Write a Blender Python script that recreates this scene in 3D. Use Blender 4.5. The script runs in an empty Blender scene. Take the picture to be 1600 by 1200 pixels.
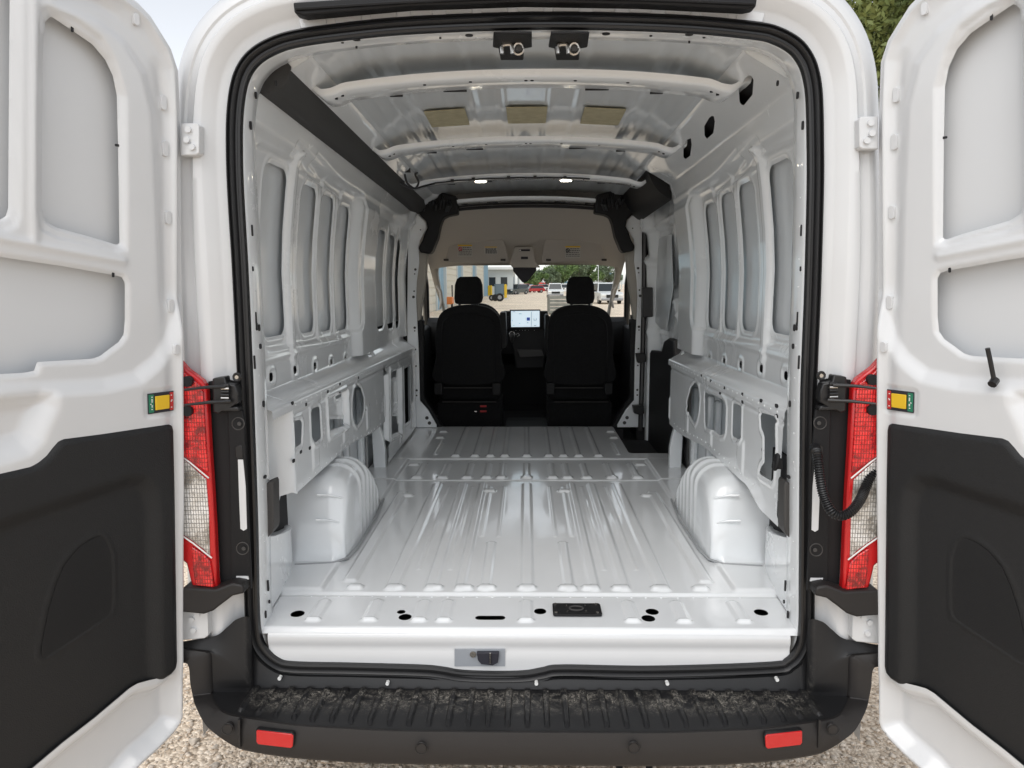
import bpy, math, random
import numpy as np
from mathutils import Vector, Matrix
from mathutils.geometry import delaunay_2d_cdt
random.seed(4); RNG = np.random.default_rng(4)
S = bpy.context.scene
COL = S.collection
# ------------------------------------------------------------------ camera
FPX = 1110.0                                    # focal length in pixels of the 1600 px wide photo
CAM = np.array([0.0, -2.05, 1.75])
YAW, PITCH, ROLL = math.radians(1.19), math.radians(8.0), math.radians(0.3)
F0 = np.array([-math.sin(YAW)*math.cos(PITCH), math.cos(YAW)*math.cos(PITCH), -math.sin(PITCH)])
R0 = np.cross(F0, [0, 0, 1]); R0 /= np.linalg.norm(R0); U0 = np.cross(R0, F0)
CR = R0*math.cos(ROLL)-U0*math.sin(ROLL); CU = U0*math.cos(ROLL)+R0*math.sin(ROLL)
cd = bpy.data.cameras.new("Camera"); cam = bpy.data.objects.new("Camera", cd); COL.objects.link(cam)
cd.sensor_width = 36; cd.lens = 36*FPX/1600; cd.clip_end = 3000; cd.clip_start = 0.02
M = Matrix(((CR[0], CU[0], -F0[0], CAM[0]), (CR[1], CU[1], -F0[1], CAM[1]), (CR[2], CU[2], -F0[2], CAM[2]), (0, 0, 0, 1)))
cam.matrix_world = M; S.camera = cam
# ------------------------------------------------------------------ light
SUN_EL, SUN_AZ = math.radians(52), math.radians(200)     # soft sun behind the camera, clockwise from +Y
w = bpy.data.worlds.new("World"); S.world = w; w.use_nodes = True
nt = w.node_tree; bg = nt.nodes['Background']
sky = nt.nodes.new('ShaderNodeTexSky'); sky.sky_type = 'NISHITA'; sky.sun_disc = False
sky.sun_elevation = SUN_EL; sky.sun_rotation = SUN_AZ; sky.dust_density = 1.0; sky.air_density = 1.0
hs = nt.nodes.new('ShaderNodeHueSaturation'); hs.inputs['Saturation'].default_value = 0.20
nt.links.new(sky.outputs[0], hs.inputs['Color']); nt.links.new(hs.outputs[0], bg.inputs[0]); bg.inputs[1].default_value = 0.15
sl = bpy.data.lights.new("Sun", 'SUN'); so = bpy.data.objects.new("Sun", sl); COL.objects.link(so)
sl.energy = 0.6; sl.angle = math.radians(40); sl.color = (1, 0.96, 0.9)
sd = Vector((math.sin(SUN_AZ)*math.cos(SUN_EL), math.cos(SUN_AZ)*math.cos(SUN_EL), math.sin(SUN_EL)))
so.rotation_euler = sd.to_track_quat('Z', 'Y').to_euler()
S.view_settings.view_transform = 'Standard'; S.view_settings.look = 'None'
S.view_settings.exposure = 0.62; S.view_settings.gamma = 1
S.cycles.max_bounces = 14; S.cycles.diffuse_bounces = 8; S.cycles.glossy_bounces = 6; S.cycles.transparent_max_bounces = 12

# ------------------------------------------------------------------ measuring: photo pixel -> point on a real plane
def ray(px, py):
    px = np.asarray(px, float); py = np.asarray(py, float)
    d = F0*FPX + np.multiply.outer(px-800, CR) + np.multiply.outer(600-py, CU)
    return d
def on_y(px, py, Y):
    d = ray(px, py); t = (Y-CAM[1])/d[..., 1]
    return CAM[0]+d[..., 0]*t, CAM[2]+d[..., 2]*t
def on_x(px, py, X):
    d = ray(px, py); t = (X-CAM[0])/d[..., 0]
    return CAM[1]+d[..., 1]*t, CAM[2]+d[..., 2]*t
def on_z(px, py, Z):
    d = ray(px, py); t = (Z-CAM[2])/d[..., 2]
    return CAM[0]+d[..., 0]*t, CAM[1]+d[..., 1]*t
def on_plane(px, py, O, n):
    d = ray(px, py); t = ((O-CAM)@n)/(d@n)
    return CAM + d*np.expand_dims(t, -1)
def pl_y(pts, Y): a = np.array(pts, float); x, z = on_y(a[:, 0], a[:, 1], Y); return np.stack([x, z], 1)

# ------------------------------------------------------------------ materials
def mat(name, col, rough=.5, metal=0, coat=0, bump=0, bscale=200, var=0, vscale=3, emit=0, spec=.5, rvar=0):
    m = bpy.data.materials.new(name); m.use_nodes = True; t = m.node_tree; b = t.nodes['Principled BSDF']
    b.inputs['Base Color'].default_value = (*col, 1); b.inputs['Roughness'].default_value = rough
    b.inputs['Metallic'].default_value = metal; b.inputs['Coat Weight'].default_value = coat
    b.inputs['Coat Roughness'].default_value = .04; b.inputs['Specular IOR Level'].default_value = spec
    if emit: b.inputs['Emission Color'].default_value = (*col, 1); b.inputs['Emission Strength'].default_value = emit
    tc = t.nodes.new('ShaderNodeTexCoord')
    if var:
        n = t.nodes.new('ShaderNodeTexNoise'); n.inputs['Scale'].default_value = vscale; n.inputs['Detail'].default_value = 6
        t.links.new(tc.outputs['Object'], n.inputs['Vector'])
        r = t.nodes.new('ShaderNodeMapRange'); r.inputs[3].default_value = 1-var; r.inputs[4].default_value = 1+var
        r.inputs[1].default_value = .3; r.inputs[2].default_value = .7
        t.links.new(n.outputs[0], r.inputs[0])
        mx = t.nodes.new('ShaderNodeVectorMath'); mx.operation = 'SCALE'; mx.inputs[0].default_value = col
        t.links.new(r.outputs[0], mx.inputs['Scale']); t.links.new(mx.outputs[0], b.inputs['Base Color'])
    if rvar:
        n = t.nodes.new('ShaderNodeTexNoise'); n.inputs['Scale'].default_value = 2.3; n.inputs['Detail'].default_value = 9; n.inputs['Roughness'].default_value = .72; n.inputs['Distortion'].default_value = .6
        t.links.new(tc.outputs['Object'], n.inputs['Vector'])
        r = t.nodes.new('ShaderNodeMapRange'); r.inputs[1].default_value = .42; r.inputs[2].default_value = .66; r.inputs[3].default_value = rough; r.inputs[4].default_value = rough+rvar
        t.links.new(n.outputs[0], r.inputs[0]); t.links.new(r.outputs[0], b.inputs['Roughness'])
        r2 = t.nodes.new('ShaderNodeMapRange'); r2.inputs[1].default_value = .45; r2.inputs[2].default_value = .66; r2.inputs[3].default_value = .03; r2.inputs[4].default_value = .03+rvar
        t.links.new(n.outputs[0], r2.inputs[0]); t.links.new(r2.outputs[0], b.inputs['Coat Roughness'])
    if bump:
        n = t.nodes.new('ShaderNodeTexNoise'); n.inputs['Scale'].default_value = bscale; n.inputs['Detail'].default_value = 3
        t.links.new(tc.outputs['Object'], n.inputs['Vector'])
        bp = t.nodes.new('ShaderNodeBump'); bp.inputs['Strength'].default_value = bump; bp.inputs['Distance'].default_value = .002
        t.links.new(n.outputs[0], bp.inputs['Height']); t.links.new(bp.outputs[0], b.inputs['Normal'])
    return m
PAINT = mat('white_paint', (.655, .665, .675), .3, coat=.6, var=.012, vscale=5, bump=.04, bscale=55)
PAINT_IN = mat('white_primer_paint', (.82, .845, .86), .2, coat=.8, var=.025, vscale=4, bump=.06, bscale=40, rvar=.1)
PAINT_FLOOR = mat('floor_paint', (.83, .845, .855), .13, coat=.9, var=.03, vscale=3, bump=.05, bscale=30, rvar=.10)
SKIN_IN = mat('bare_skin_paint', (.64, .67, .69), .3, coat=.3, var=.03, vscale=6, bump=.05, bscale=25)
ROOFP = mat('roof_skin_paint', (.66, .69, .71), .22, coat=.6, var=.02, vscale=4, bump=.04, bscale=20)
RUBBER = mat('black_rubber', (.012, .012, .013), .38, bump=.1, bscale=300)
PLASTIC = mat('black_plastic', (.010, .010, .011), .55, bump=.25, bscale=900, spec=.3)
FASCIA = mat('bumper_plastic', (.017, .0150, .0145), .55, bump=.3, bscale=700)
TRIM = mat('door_trim', (.0125, .013, .014), .6, bump=.6, bscale=330, spec=.4, var=.10, vscale=260)
MESHM = mat('grille_mesh', (.008, .008, .009), .7)
FABRIC = mat('seat_fabric', (.011, .011, .012), .9, bump=.5, bscale=350, spec=.3, var=.2, vscale=60)
HEAD = mat('headliner_cloth', (.52, .49, .45), .95, bump=.3, bscale=500)
VISOR = mat('visor_cloth', (.47, .44, .405), .9, bump=.2, bscale=500)
BEIGE = mat('pillar_trim', (.40, .375, .33), .7)
DARKCAP = mat('grey_cap', (.055, .052, .05), .6, bump=.2, bscale=600)
VOID = mat('dark_cavity', (.02, .02, .022), .8)  # near-black carrying the shade inside holes and gaps; also colours floor and chassis parts
STEEL = mat('bright_steel', (.55, .53, .50), .25, metal=1)
RED = mat('red_reflector', (.55, .01, .012), .25, coat=.5, bump=.3, bscale=500)
YELLOW = mat('yellow_print', (.75, .48, .02), .5)
GREEN = mat('green_print', (.02, .18, .10), .5)
REDP = mat('red_print', (.5, .03, .03), .5)
WHITEP = mat('white_print', (.8, .8, .78), .5)
INK = mat('ink_print', (.02, .02, .03), .6)
PADM = mat('damping_pad', (.40, .355, .23), .85, var=.12, vscale=30)
SEALER = mat('grey_sealer', (.34, .35, .36), .5)
LEDM = mat('dome_lens', (1, .93, .78), .4, emit=14)
SCREEN = mat('screen_glow', (.62, .74, .82), .3, emit=.55)
SCRBLUE = mat('screen_blue', (.02, .06, .30), .3, emit=.4)
def glass_mat(name, tint=(1, 1, 1), refl=.08):
    m = bpy.data.materials.new(name); m.use_nodes = True; t = m.node_tree; t.nodes.clear()
    o = t.nodes.new('ShaderNodeOutputMaterial'); tr = t.nodes.new('ShaderNodeBsdfTransparent'); g = t.nodes.new('ShaderNodeBsdfGlossy')
    tr.inputs[0].default_value = (*tint, 1); g.inputs['Roughness'].default_value = .02
    mx = t.nodes.new('ShaderNodeMixShader'); mx.inputs[0].default_value = refl
    t.links.new(tr.outputs[0], mx.inputs[1]); t.links.new(g.outputs[0], mx.inputs[2]); t.links.new(mx.outputs[0], o.inputs[0]); return m
GLASS = glass_mat('window_glass', (.96, .985, .975), .04)
def lens_mat(name, c0, c1, c2, metal, nsc):
    m = mat(name, c0, .12, coat=1, metal=metal); t = m.node_tree; b = t.nodes['Principled BSDF']
    tc = t.nodes.new('ShaderNodeTexCoord'); sp_ = t.nodes.new('ShaderNodeSeparateXYZ'); t.links.new(tc.outputs['Object'], sp_.inputs[0])
    cb = t.nodes.new('ShaderNodeCombineXYZ'); t.links.new(sp_.outputs[0], cb.inputs[0]); t.links.new(sp_.outputs[2], cb.inputs[1])
    br = t.nodes.new('ShaderNodeTexBrick'); br.offset = 0; br.inputs['Scale'].default_value = 1; br.inputs['Brick Width'].default_value = .0075; br.inputs['Row Height'].default_value = .013
    br.inputs['Mortar Size'].default_value = .0011; br.inputs['Mortar Smooth'].default_value = .6; t.links.new(cb.outputs[0], br.inputs['Vector'])
    n = t.nodes.new('ShaderNodeTexNoise'); n.inputs['Scale'].default_value = nsc; n.inputs['Detail'].default_value = 4; n.inputs['Roughness'].default_value = .7; t.links.new(tc.outputs['Object'], n.inputs['Vector'])
    r = t.nodes.new('ShaderNodeValToRGB'); e = r.color_ramp.elements; e[0].color = (*c1, 1); e[0].position = .38; e[1].color = (*c2, 1); e[1].position = .62; q = e.new(.5); q.color = (*c0, 1)
    t.links.new(n.outputs[0], r.inputs[0]); mx = t.nodes.new('ShaderNodeMixRGB'); t.links.new(br.outputs['Fac'], mx.inputs[0]); t.links.new(r.outputs[0], mx.inputs[1]); mx.inputs[2].default_value = (*[c*.42 for c in c0], 1)
    t.links.new(mx.outputs[0], b.inputs['Base Color'])
    bp = t.nodes.new('ShaderNodeBump'); bp.inputs['Strength'].default_value = .8; bp.inputs['Distance'].default_value = .003; t.links.new(br.outputs['Fac'], bp.inputs['Height'])
    bp2 = t.nodes.new('ShaderNodeBump'); bp2.inputs['Strength'].default_value = .5; bp2.inputs['Distance'].default_value = .01; t.links.new(n.outputs[0], bp2.inputs['Height']); t.links.new(bp.outputs[0], bp2.inputs['Normal']); t.links.new(bp2.outputs[0], b.inputs['Normal'])
    return m
LENSR = lens_mat('red_lens', (.72, .008, .012), (.20, .002, .004), (.95, .03, .03), 0, 28)
LENSC = lens_mat('clear_lens', (.74, .72, .68), (.30, .27, .23), (.97, .97, .96), .35, 16)
# dusty step plastic: dried mud streaks lying towards the van side of the step
STEP = mat('dusty_step_plastic', (.018, .018, .02), .5); t = STEP.node_tree; b = t.nodes['Principled BSDF']
tc = t.nodes.new('ShaderNodeTexCoord')
n1 = t.nodes.new('ShaderNodeTexNoise'); n1.inputs['Scale'].default_value = 13; n1.inputs['Detail'].default_value = 9; n1.inputs['Roughness'].default_value = .75; n1.inputs['Distortion'].default_value = 1.3
t.links.new(tc.outputs['Object'], n1.inputs['Vector'])
n2 = t.nodes.new('ShaderNodeTexNoise'); n2.inputs['Scale'].default_value = 90; n2.inputs['Detail'].default_value = 6; n2.inputs['Distortion'].default_value = 2.5
t.links.new(tc.outputs['Object'], n2.inputs['Vector'])
sx = t.nodes.new('ShaderNodeSeparateXYZ'); t.links.new(tc.outputs['Object'], sx.inputs[0])
yr = t.nodes.new('ShaderNodeMapRange'); yr.inputs[1].default_value = -.175; yr.inputs[2].default_value = -.09; t.links.new(sx.outputs[1], yr.inputs[0])
yr2 = t.nodes.new('ShaderNodeMapRange'); yr2.inputs[1].default_value = -.035; yr2.inputs[2].default_value = -.06; t.links.new(sx.outputs[1], yr2.inputs[0])
xr = t.nodes.new('ShaderNodeMath'); xr.operation = 'ABSOLUTE'; t.links.new(sx.outputs[0], xr.inputs[0])
xr2 = t.nodes.new('ShaderNodeMapRange'); xr2.inputs[1].default_value = .86; xr2.inputs[2].default_value = .78; t.links.new(xr.outputs[0], xr2.inputs[0])
def mul(t, a, bb):
    k = t.nodes.new('ShaderNodeMath'); k.operation = 'MULTIPLY'; t.links.new(a, k.inputs[0]); t.links.new(bb, k.inputs[1]); return k.outputs[0]
m1 = t.nodes.new('ShaderNodeMapRange'); m1.inputs[1].default_value = .44; m1.inputs[2].default_value = .62; t.links.new(n1.outputs[0], m1.inputs[0])
m2 = t.nodes.new('ShaderNodeMapRange'); m2.inputs[1].default_value = .44; m2.inputs[2].default_value = .64; t.links.new(n2.outputs[0], m2.inputs[0])
fac = mul(t, mul(t, mul(t, m1.outputs[0], m2.outputs[0]), mul(t, yr.outputs[0], yr2.outputs[0])), xr2.outputs[0])
mx = t.nodes.new('ShaderNodeMixRGB'); mx.inputs[1].default_value = (.008, .008, .009, 1); mx.inputs[2].default_value = (.40, .37, .32, 1)
t.links.new(fac, mx.inputs[0]); t.links.new(mx.outputs[0], b.inputs['Base Color'])
# gravel ground
GROUND = mat('pale_gravel', (.44, .38, .31), .95); t = GROUND.node_tree; b = t.nodes['Principled BSDF']
tc = t.nodes.new('ShaderNodeTexCoord')
v = t.nodes.new('ShaderNodeTexVoronoi'); v.inputs['Scale'].default_value = 75; t.links.new(tc.outputs['Object'], v.inputs['Vector'])
r = t.nodes.new('ShaderNodeValToRGB'); e = r.color_ramp.elements
e[0].color = (.30, .24, .18, 1); e[0].position = 0; e[1].color = (.60, .53, .44, 1); e[1].position = 1; k = e.new(.5); k.color = (.46, .39, .31, 1)
s2 = t.nodes.new('ShaderNodeSeparateXYZ'); t.links.new(v.outputs['Color'], s2.inputs[0]); t.links.new(s2.outputs[0], r.inputs[0])
nb = t.nodes.new('ShaderNodeTexNoise'); nb.inputs['Scale'].default_value = .35; nb.inputs['Detail'].default_value = 5; t.links.new(tc.outputs['Object'], nb.inputs['Vector'])
mm = t.nodes.new('ShaderNodeMixRGB'); mm.blend_type = 'MULTIPLY'; mm.inputs[0].default_value = .5
t.links.new(r.outputs[0], mm.inputs[1]); t.links.new(nb.outputs[0], mm.inputs[2])
gm = t.nodes.new('ShaderNodeMixRGB'); gm.blend_type = 'MULTIPLY'; gm.inputs[0].default_value = 1; gm.inputs[2].default_value = (2.3, 2.25, 2.2, 1)
t.links.new(mm.outputs[0], gm.inputs[1]); t.links.new(gm.outputs[0], b.inputs['Base Color'])
bp = t.nodes.new('ShaderNodeBump'); bp.inputs['Strength'].default_value = 1; bp.inputs['Distance'].default_value = .008; bp.invert = True
t.links.new(v.outputs['Distance'], bp.inputs['Height']); t.links.new(bp.outputs[0], b.inputs['Normal'])

# ------------------------------------------------------------------ mesh helpers
def link(name, me, m, parent=None, mods=None):
    o = bpy.data.objects.new(name, me); COL.objects.link(o)
    if m is not None and len(me.materials) == 0: me.materials.append(m)
    if parent is not None: o.parent = parent
    return o
def np_mesh(name, V, Q, smooth=True):
    me = bpy.data.meshes.new(name); V = np.asarray(V, np.float32).reshape(-1, 3); Q = np.asarray(Q, np.int32)
    n, k = Q.shape
    me.vertices.add(len(V)); me.vertices.foreach_set('co', V.ravel())
    me.loops.add(n*k); me.loops.foreach_set('vertex_index', Q.ravel())
    me.polygons.add(n); me.polygons.foreach_set('loop_start', np.arange(0, n*k, k, dtype=np.int32))
    me.update(calc_edges=True); me.validate()
    if smooth: me.polygons.foreach_set('use_smooth', np.ones(len(me.polygons), bool))
    return me
def sm(x): x = np.clip(x, 0, 1); return x*x*(3-2*x)
def sd_box(u, v, cu, cv, hu, hv, r=0):
    r = min(r, hu, hv); a = np.abs(u-cu)-(hu-r); b = np.abs(v-cv)-(hv-r)
    return np.hypot(np.maximum(a, 0), np.maximum(b, 0))+np.minimum(np.maximum(a, b), 0)-r
def sd_poly(u, v, P):
    P = np.asarray(P, float); d = np.full(np.shape(u), 1e9); s = np.ones(np.shape(u))
    n = len(P)
    for i in range(n):
        a = P[i]; b = P[i-1]; e = b-a; wx = u-a[0]; wy = v-a[1]
        tt = np.clip((wx*e[0]+wy*e[1])/max(e@e, 1e-12), 0, 1)
        d = np.minimum(d, (wx-e[0]*tt)**2+(wy-e[1]*tt)**2)
        c1 = v >= a[1]; c2 = v < b[1]; c3 = e[0]*wy > e[1]*wx
        fl = (c1 & c2 & c3) | (~c1 & ~c2 & ~c3); s = np.where(fl, -s, s)
    return s*np.sqrt(d)
def sd_seg(u, v, pts, r):
    d = np.full(np.shape(u), 1e9); pts = np.asarray(pts, float)
    for a, b in zip(pts[:-1], pts[1:]):
        e = b-a; wx = u-a[0]; wy = v-a[1]; tt = np.clip((wx*e[0]+wy*e[1])/max(e@e, 1e-12), 0, 1)
        d = np.minimum(d, np.hypot(wx-e[0]*tt, wy-e[1]*tt))
    return d-r
def bead(d, h, w): return h*sm(-d/w+.0)
def sheet(name, u0, u1, v0, v1, res, pos, m, parent, cut=None, sgn=1, smooth=True):
    nu = int(round((u1-u0)/res))+1; nv = int(round((v1-v0)/res))+1
    U, V = np.meshgrid(np.linspace(u0, u1, nu), np.linspace(v0, v1, nv), indexing='ij')
    idx = np.arange(nu*nv).reshape(nu, nv); polys = []
    Q = np.stack([idx[:-1, :-1], idx[1:, :-1], idx[1:, 1:], idx[:-1, 1:]], -1).reshape(-1, 4)
    Uf, Vf = U.ravel(), V.ravel()
    if cut is not None:                  # cells crossed by an outline are clipped on it, so that cut edges stay clean
        D = cut(U, V).ravel(); ins = (D > 0)[Q]; k = ins.sum(1); mixed = Q[(k > 0) & (k < 4)]; Q = Q[k == 4]
        E = np.vstack([mixed[:, [0, 1]], mixed[:, [1, 2]], mixed[:, [2, 3]], mixed[:, [3, 0]]]); E = np.sort(E, 1)
        E = np.unique(E[(D[E[:, 0]] > 0) != (D[E[:, 1]] > 0)], axis=0)
        if len(E):
            A, B = E[:, 0], E[:, 1]; lo = np.zeros(len(E)); hi = np.ones(len(E)); dl_ = D[A]
            for _ in range(7):
                m_ = (lo+hi)/2; dm = cut(Uf[A]+(Uf[B]-Uf[A])*m_, Vf[A]+(Vf[B]-Vf[A])*m_); same = (dm > 0) == (D[A] > 0)
                lo = np.where(same, m_, lo); hi = np.where(same, hi, m_)
            tt = (lo+hi)/2; Uf = np.r_[Uf, Uf[A]+(Uf[B]-Uf[A])*tt]; Vf = np.r_[Vf, Vf[A]+(Vf[B]-Vf[A])*tt]
            ek = {(int(p), int(q)): nu*nv+i for i, (p, q) in enumerate(E)}
            for q in mixed.tolist():
                o_ = []
                for i in range(4):
                    p0, p1 = q[i], q[(i+1) % 4]
                    if D[p0] > 0: o_.append(p0)
                    if (D[p0] > 0) != (D[p1] > 0): o_.append(ek[(min(p0, p1), max(p0, p1))])
                if len(o_) >= 3: polys.append(o_)
    P = pos(Uf, Vf).reshape(-1, 3); P[:, 0] *= sgn
    flat = np.array([i for p in polys for i in p], int); used = np.unique(np.r_[Q.ravel(), flat]).astype(int)
    mp = np.full(len(P), -1); mp[used] = np.arange(len(used)); P = P[used]; Q = mp[Q]; polys = [mp[p].tolist() for p in polys]
    if sgn < 0: Q = Q[:, ::-1]; polys = [p[::-1] for p in polys]
    me = bpy.data.meshes.new(name); ll = np.r_[np.full(len(Q), 4), np.array([len(p) for p in polys], int)].astype(np.int32)
    li = np.r_[Q.ravel(), np.array([i for p in polys for i in p], int)].astype(np.int32)
    me.vertices.add(len(P)); me.vertices.foreach_set('co', P.astype(np.float32).ravel())
    me.loops.add(len(li)); me.loops.foreach_set('vertex_index', li)
    me.polygons.add(len(ll)); me.polygons.foreach_set('loop_start', np.r_[0, np.cumsum(ll)[:-1]].astype(np.int32))
    me.update(calc_edges=True); me.validate(); me.polygons.foreach_set('use_smooth', np.full(len(me.polygons), smooth))
    return link(name, me, m, parent)
def cat(P, n=8, closed=False):
    P = np.asarray(P, float); out = []; N = len(P)
    rng = range(N) if closed else range(N-1)
    for i in rng:
        p0 = P[(i-1) % N] if closed or i > 0 else 2*P[0]-P[1]; p1 = P[i]; p2 = P[(i+1) % N]
        p3 = P[(i+2) % N] if closed or i+2 < N else 2*P[-1]-P[-2]
        for k in range(n):
            t = k/n; out.append(.5*((2*p1)+(-p0+p2)*t+(2*p0-5*p1+4*p2-p3)*t*t+(-p0+3*p1-3*p2+p3)*t**3))
    if not closed: out.append(P[-1])
    return np.array(out)
def resample(P, ds, closed=False):
    if closed: P = np.vstack([P, P[:1]])
    L = np.r_[0, np.cumsum(np.linalg.norm(np.diff(P, axis=0), axis=1))]; n = max(2, int(L[-1]/ds))
    s = np.linspace(0, L[-1], n+1)
    if closed: s = s[:-1]
    return np.stack([np.interp(s, L, P[:, k]) for k in range(P.shape[1])], 1)
class MB:
    def __init__(s): s.V = []; s.F = []
    def add(s, V, F):
        o = len(s.V); s.V += [tuple(map(float, v)) for v in V]; s.F += [tuple(i+o for i in f) for f in F]; return s
    def box(s, c, d, rot=None):
        c = np.array(c, float); d = np.array(d, float)/2
        V = [np.array([x, y, z])*d for x in (-1, 1) for y in (-1, 1) for z in (-1, 1)]
        if rot is not None: V = [np.array(rot) @ v for v in V]
        return s.add([v+c for v in V], [(0, 1, 3, 2), (4, 6, 7, 5), (0, 4, 5, 1), (2, 3, 7, 6), (0, 2, 6, 4), (1, 5, 7, 3)])
    def cyl(s, a, b, r, n=14, r2=None, cap=True):
        a = np.array(a, float); b = np.array(b, float); ax = b-a; ax /= np.linalg.norm(ax); r2 = r if r2 is None else r2
        t = np.array([0, 0, 1.]) if abs(ax[2]) < .9 else np.array([1., 0, 0]); p = np.cross(ax, t); p /= np.linalg.norm(p); q = np.cross(ax, p)
        V = []
        for c, rr in ((a, r), (b, r2)):
            for k in range(n):
                an = 2*math.pi*k/n; V.append(c+rr*(math.cos(an)*p+math.sin(an)*q))
        F = [(k, (k+1) % n, n+(k+1) % n, n+k) for k in range(n)]
        if cap: F += [tuple(range(n))[::-1], tuple(range(n, 2*n))]
        return s.add(V, F)
    def prism(s, P, fn, a, b):           # polygon P (n,2) between depth a and b; fn(u,v,w)->xyz
        P = [Vector((float(p[0]), float(p[1]))) for p in P]; n = len(P)
        vv, _, ff, *_x = delaunay_2d_cdt(P, [], [list(range(n))], 1, 1e-7)
        if len(vv) != n or not ff:
            F0_ = [tuple(range(n))]; vv = P
        else: F0_ = [tuple(f) for f in ff]
        m = len(vv); V = [fn(p.x, p.y, a) for p in vv]+[fn(p.x, p.y, b) for p in vv]
        F = [f for f in F0_]+[tuple(i+m for i in reversed(f)) for f in F0_]
        F += [(i, (i+1) % n, m+(i+1) % n, m+i) for i in range(n)]
        return s.add(V, F)
    def loft(s, rings, closed=False, cap=False):
        rings = [np.asarray(r, float) for r in rings]; n = len(rings[0]); V = np.vstack(rings); F = []
        for j in range(len(rings)-1):
            for k in range(n if closed else n-1):
                F.append((j*n+k, j*n+(k+1) % n, (j+1)*n+(k+1) % n, (j+1)*n+k))
        if cap: F += [tuple(range(n))[::-1], tuple((len(rings)-1)*n+k for k in range(n))]
        return s.add(V, F)
    def tube(s, P, r, n=10, closed=False):
        P = np.asarray(P, float); N = len(P); rings = []; up = None
        for i in range(N):
            tn = P[min(i+1, N-1)]-P[max(i-1, 0)]; tn /= np.linalg.norm(tn)+1e-12
            if up is None:
                up = np.cross(tn, [0.3, .2, 1]); up /= np.linalg.norm(up)
            up = up-tn*(up@tn); up /= np.linalg.norm(up); q = np.cross(tn, up)
            rr = r[i] if hasattr(r, '__len__') else r
            rings.append([P[i]+rr*(math.cos(a)*up+math.sin(a)*q) for a in np.linspace(0, 2*math.pi, n, endpoint=False)])
        return s.loft(rings, closed=True, cap=True)
    def build(s, name, m, parent=None, sgn=1, smooth=35, bevel=0, seg=2, label=None, kind=None):
        V = np.array(s.V); V[:, 0] *= sgn
        me = bpy.data.meshes.new(name); me.from_pydata(V.tolist(), [], s.F if sgn > 0 else [f[::-1] for f in s.F]); me.update()
        import bmesh
        bm = bmesh.new(); bm.from_mesh(me); bmesh.ops.recalc_face_normals(bm, faces=bm.faces); bm.to_mesh(me); bm.free()
        if smooth:
            me.polygons.foreach_set('use_smooth', np.ones(len(me.polygons), bool)); me.set_sharp_from_angle(angle=math.radians(smooth))
        o = link(name, me, m, parent)
        if bevel:
            bv = o.modifiers.new('b', 'BEVEL'); bv.width = bevel; bv.segments = seg; bv.limit_method = 'ANGLE'; bv.angle_limit = math.radians(40)
        if label: o['label'] = label
        if kind: o['kind'] = kind
        return o
def thing(name, label, cat_, loc=(0, 0, 0), group=None, rz=0):
    o = bpy.data.objects.new(name, None); COL.objects.link(o); o.location = loc; o.rotation_euler = (0, 0, rz)
    o['label'] = label; o['category'] = cat_
    if group: o['group'] = group
    return o
def arc(cx, cz, r, a0, a1, n): return [(cx+r*math.cos(a), cz+r*math.sin(a)) for a in np.linspace(a0, a1, n)]
def fY(u, v, w): return (u, w, v)        # polygon in XZ, extruded in Y
def fX(u, v, w): return (w, u, v)
def fZ(u, v, w): return (u, v, w)
def rrect(cx, cy, hx, hy, r, n=4):
    P = []
    for sx_, sy_, a in ((1, 1, 0), (-1, 1, 90), (-1, -1, 180), (1, -1, 270)):
        for k in range(n+1):
            t = math.radians(a+90*k/n); P.append((cx+sx_*(hx-r)+r*math.cos(t), cy+sy_*(hy-r)+r*math.sin(t)))
    return P
ZF = .70                                  # load floor height
ZC = CAM[2]
van = thing('cargo_van', 'white empty cargo van seen from behind with both rear doors swung wide open', 'van')

# ================================================================== GROUND
gm_ = MB().add([(-900, -300, 0), (900, -300, 0), (900, 1500, 0), (-900, 1500, 0)], [(0, 1, 2, 3)])
g = gm_.build('ground', GROUND, None, smooth=0); g['kind'] = 'structure'
# loose stones round the bumper
N = 15000; cx = RNG.uniform(-2.1, 2.1, N); cy = RNG.uniform(-.5, 1.6, N)
rad = RNG.gamma(2.2, .0028, N)+.003
oc = np.array([[1, 0, 0], [-1, 0, 0], [0, 1, 0], [0, -1, 0], [0, 0, 1], [0, 0, -1]], float)
jit = RNG.uniform(.6, 1.2, (N, 6, 1)); ang = RNG.uniform(0, 6.28, N)
V = oc[None]*jit; V = V+RNG.uniform(-.25, .25, (N, 6, 3)); V[..., 2] *= .65
ca, sa = np.cos(ang)[:, None], np.sin(ang)[:, None]
V = np.stack([V[..., 0]*ca-V[..., 1]*sa, V[..., 0]*sa+V[..., 1]*ca, V[..., 2]], -1)*rad[:, None, None]
V += np.stack([cx, cy, rad*.25], -1)[:, None]
tf = np.array([[0, 2, 4], [2, 1, 4], [1, 3, 4], [3, 0, 4], [2, 0, 5], [1, 2, 5], [3, 1, 5], [0, 3, 5]])
Q = (tf[None]+6*np.arange(N)[:, None, None]).reshape(-1, 3)
STONE = mat('gravel_stones', (.66, .575, .48), .95, var=.45, vscale=40)
gs = link('gravel', np_mesh('gravel', V.reshape(-1, 3), Q, False), STONE); gs['kind'] = 'stuff'; gs['label'] = 'loose pale tan gravel stones on the ground round the van'

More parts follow.
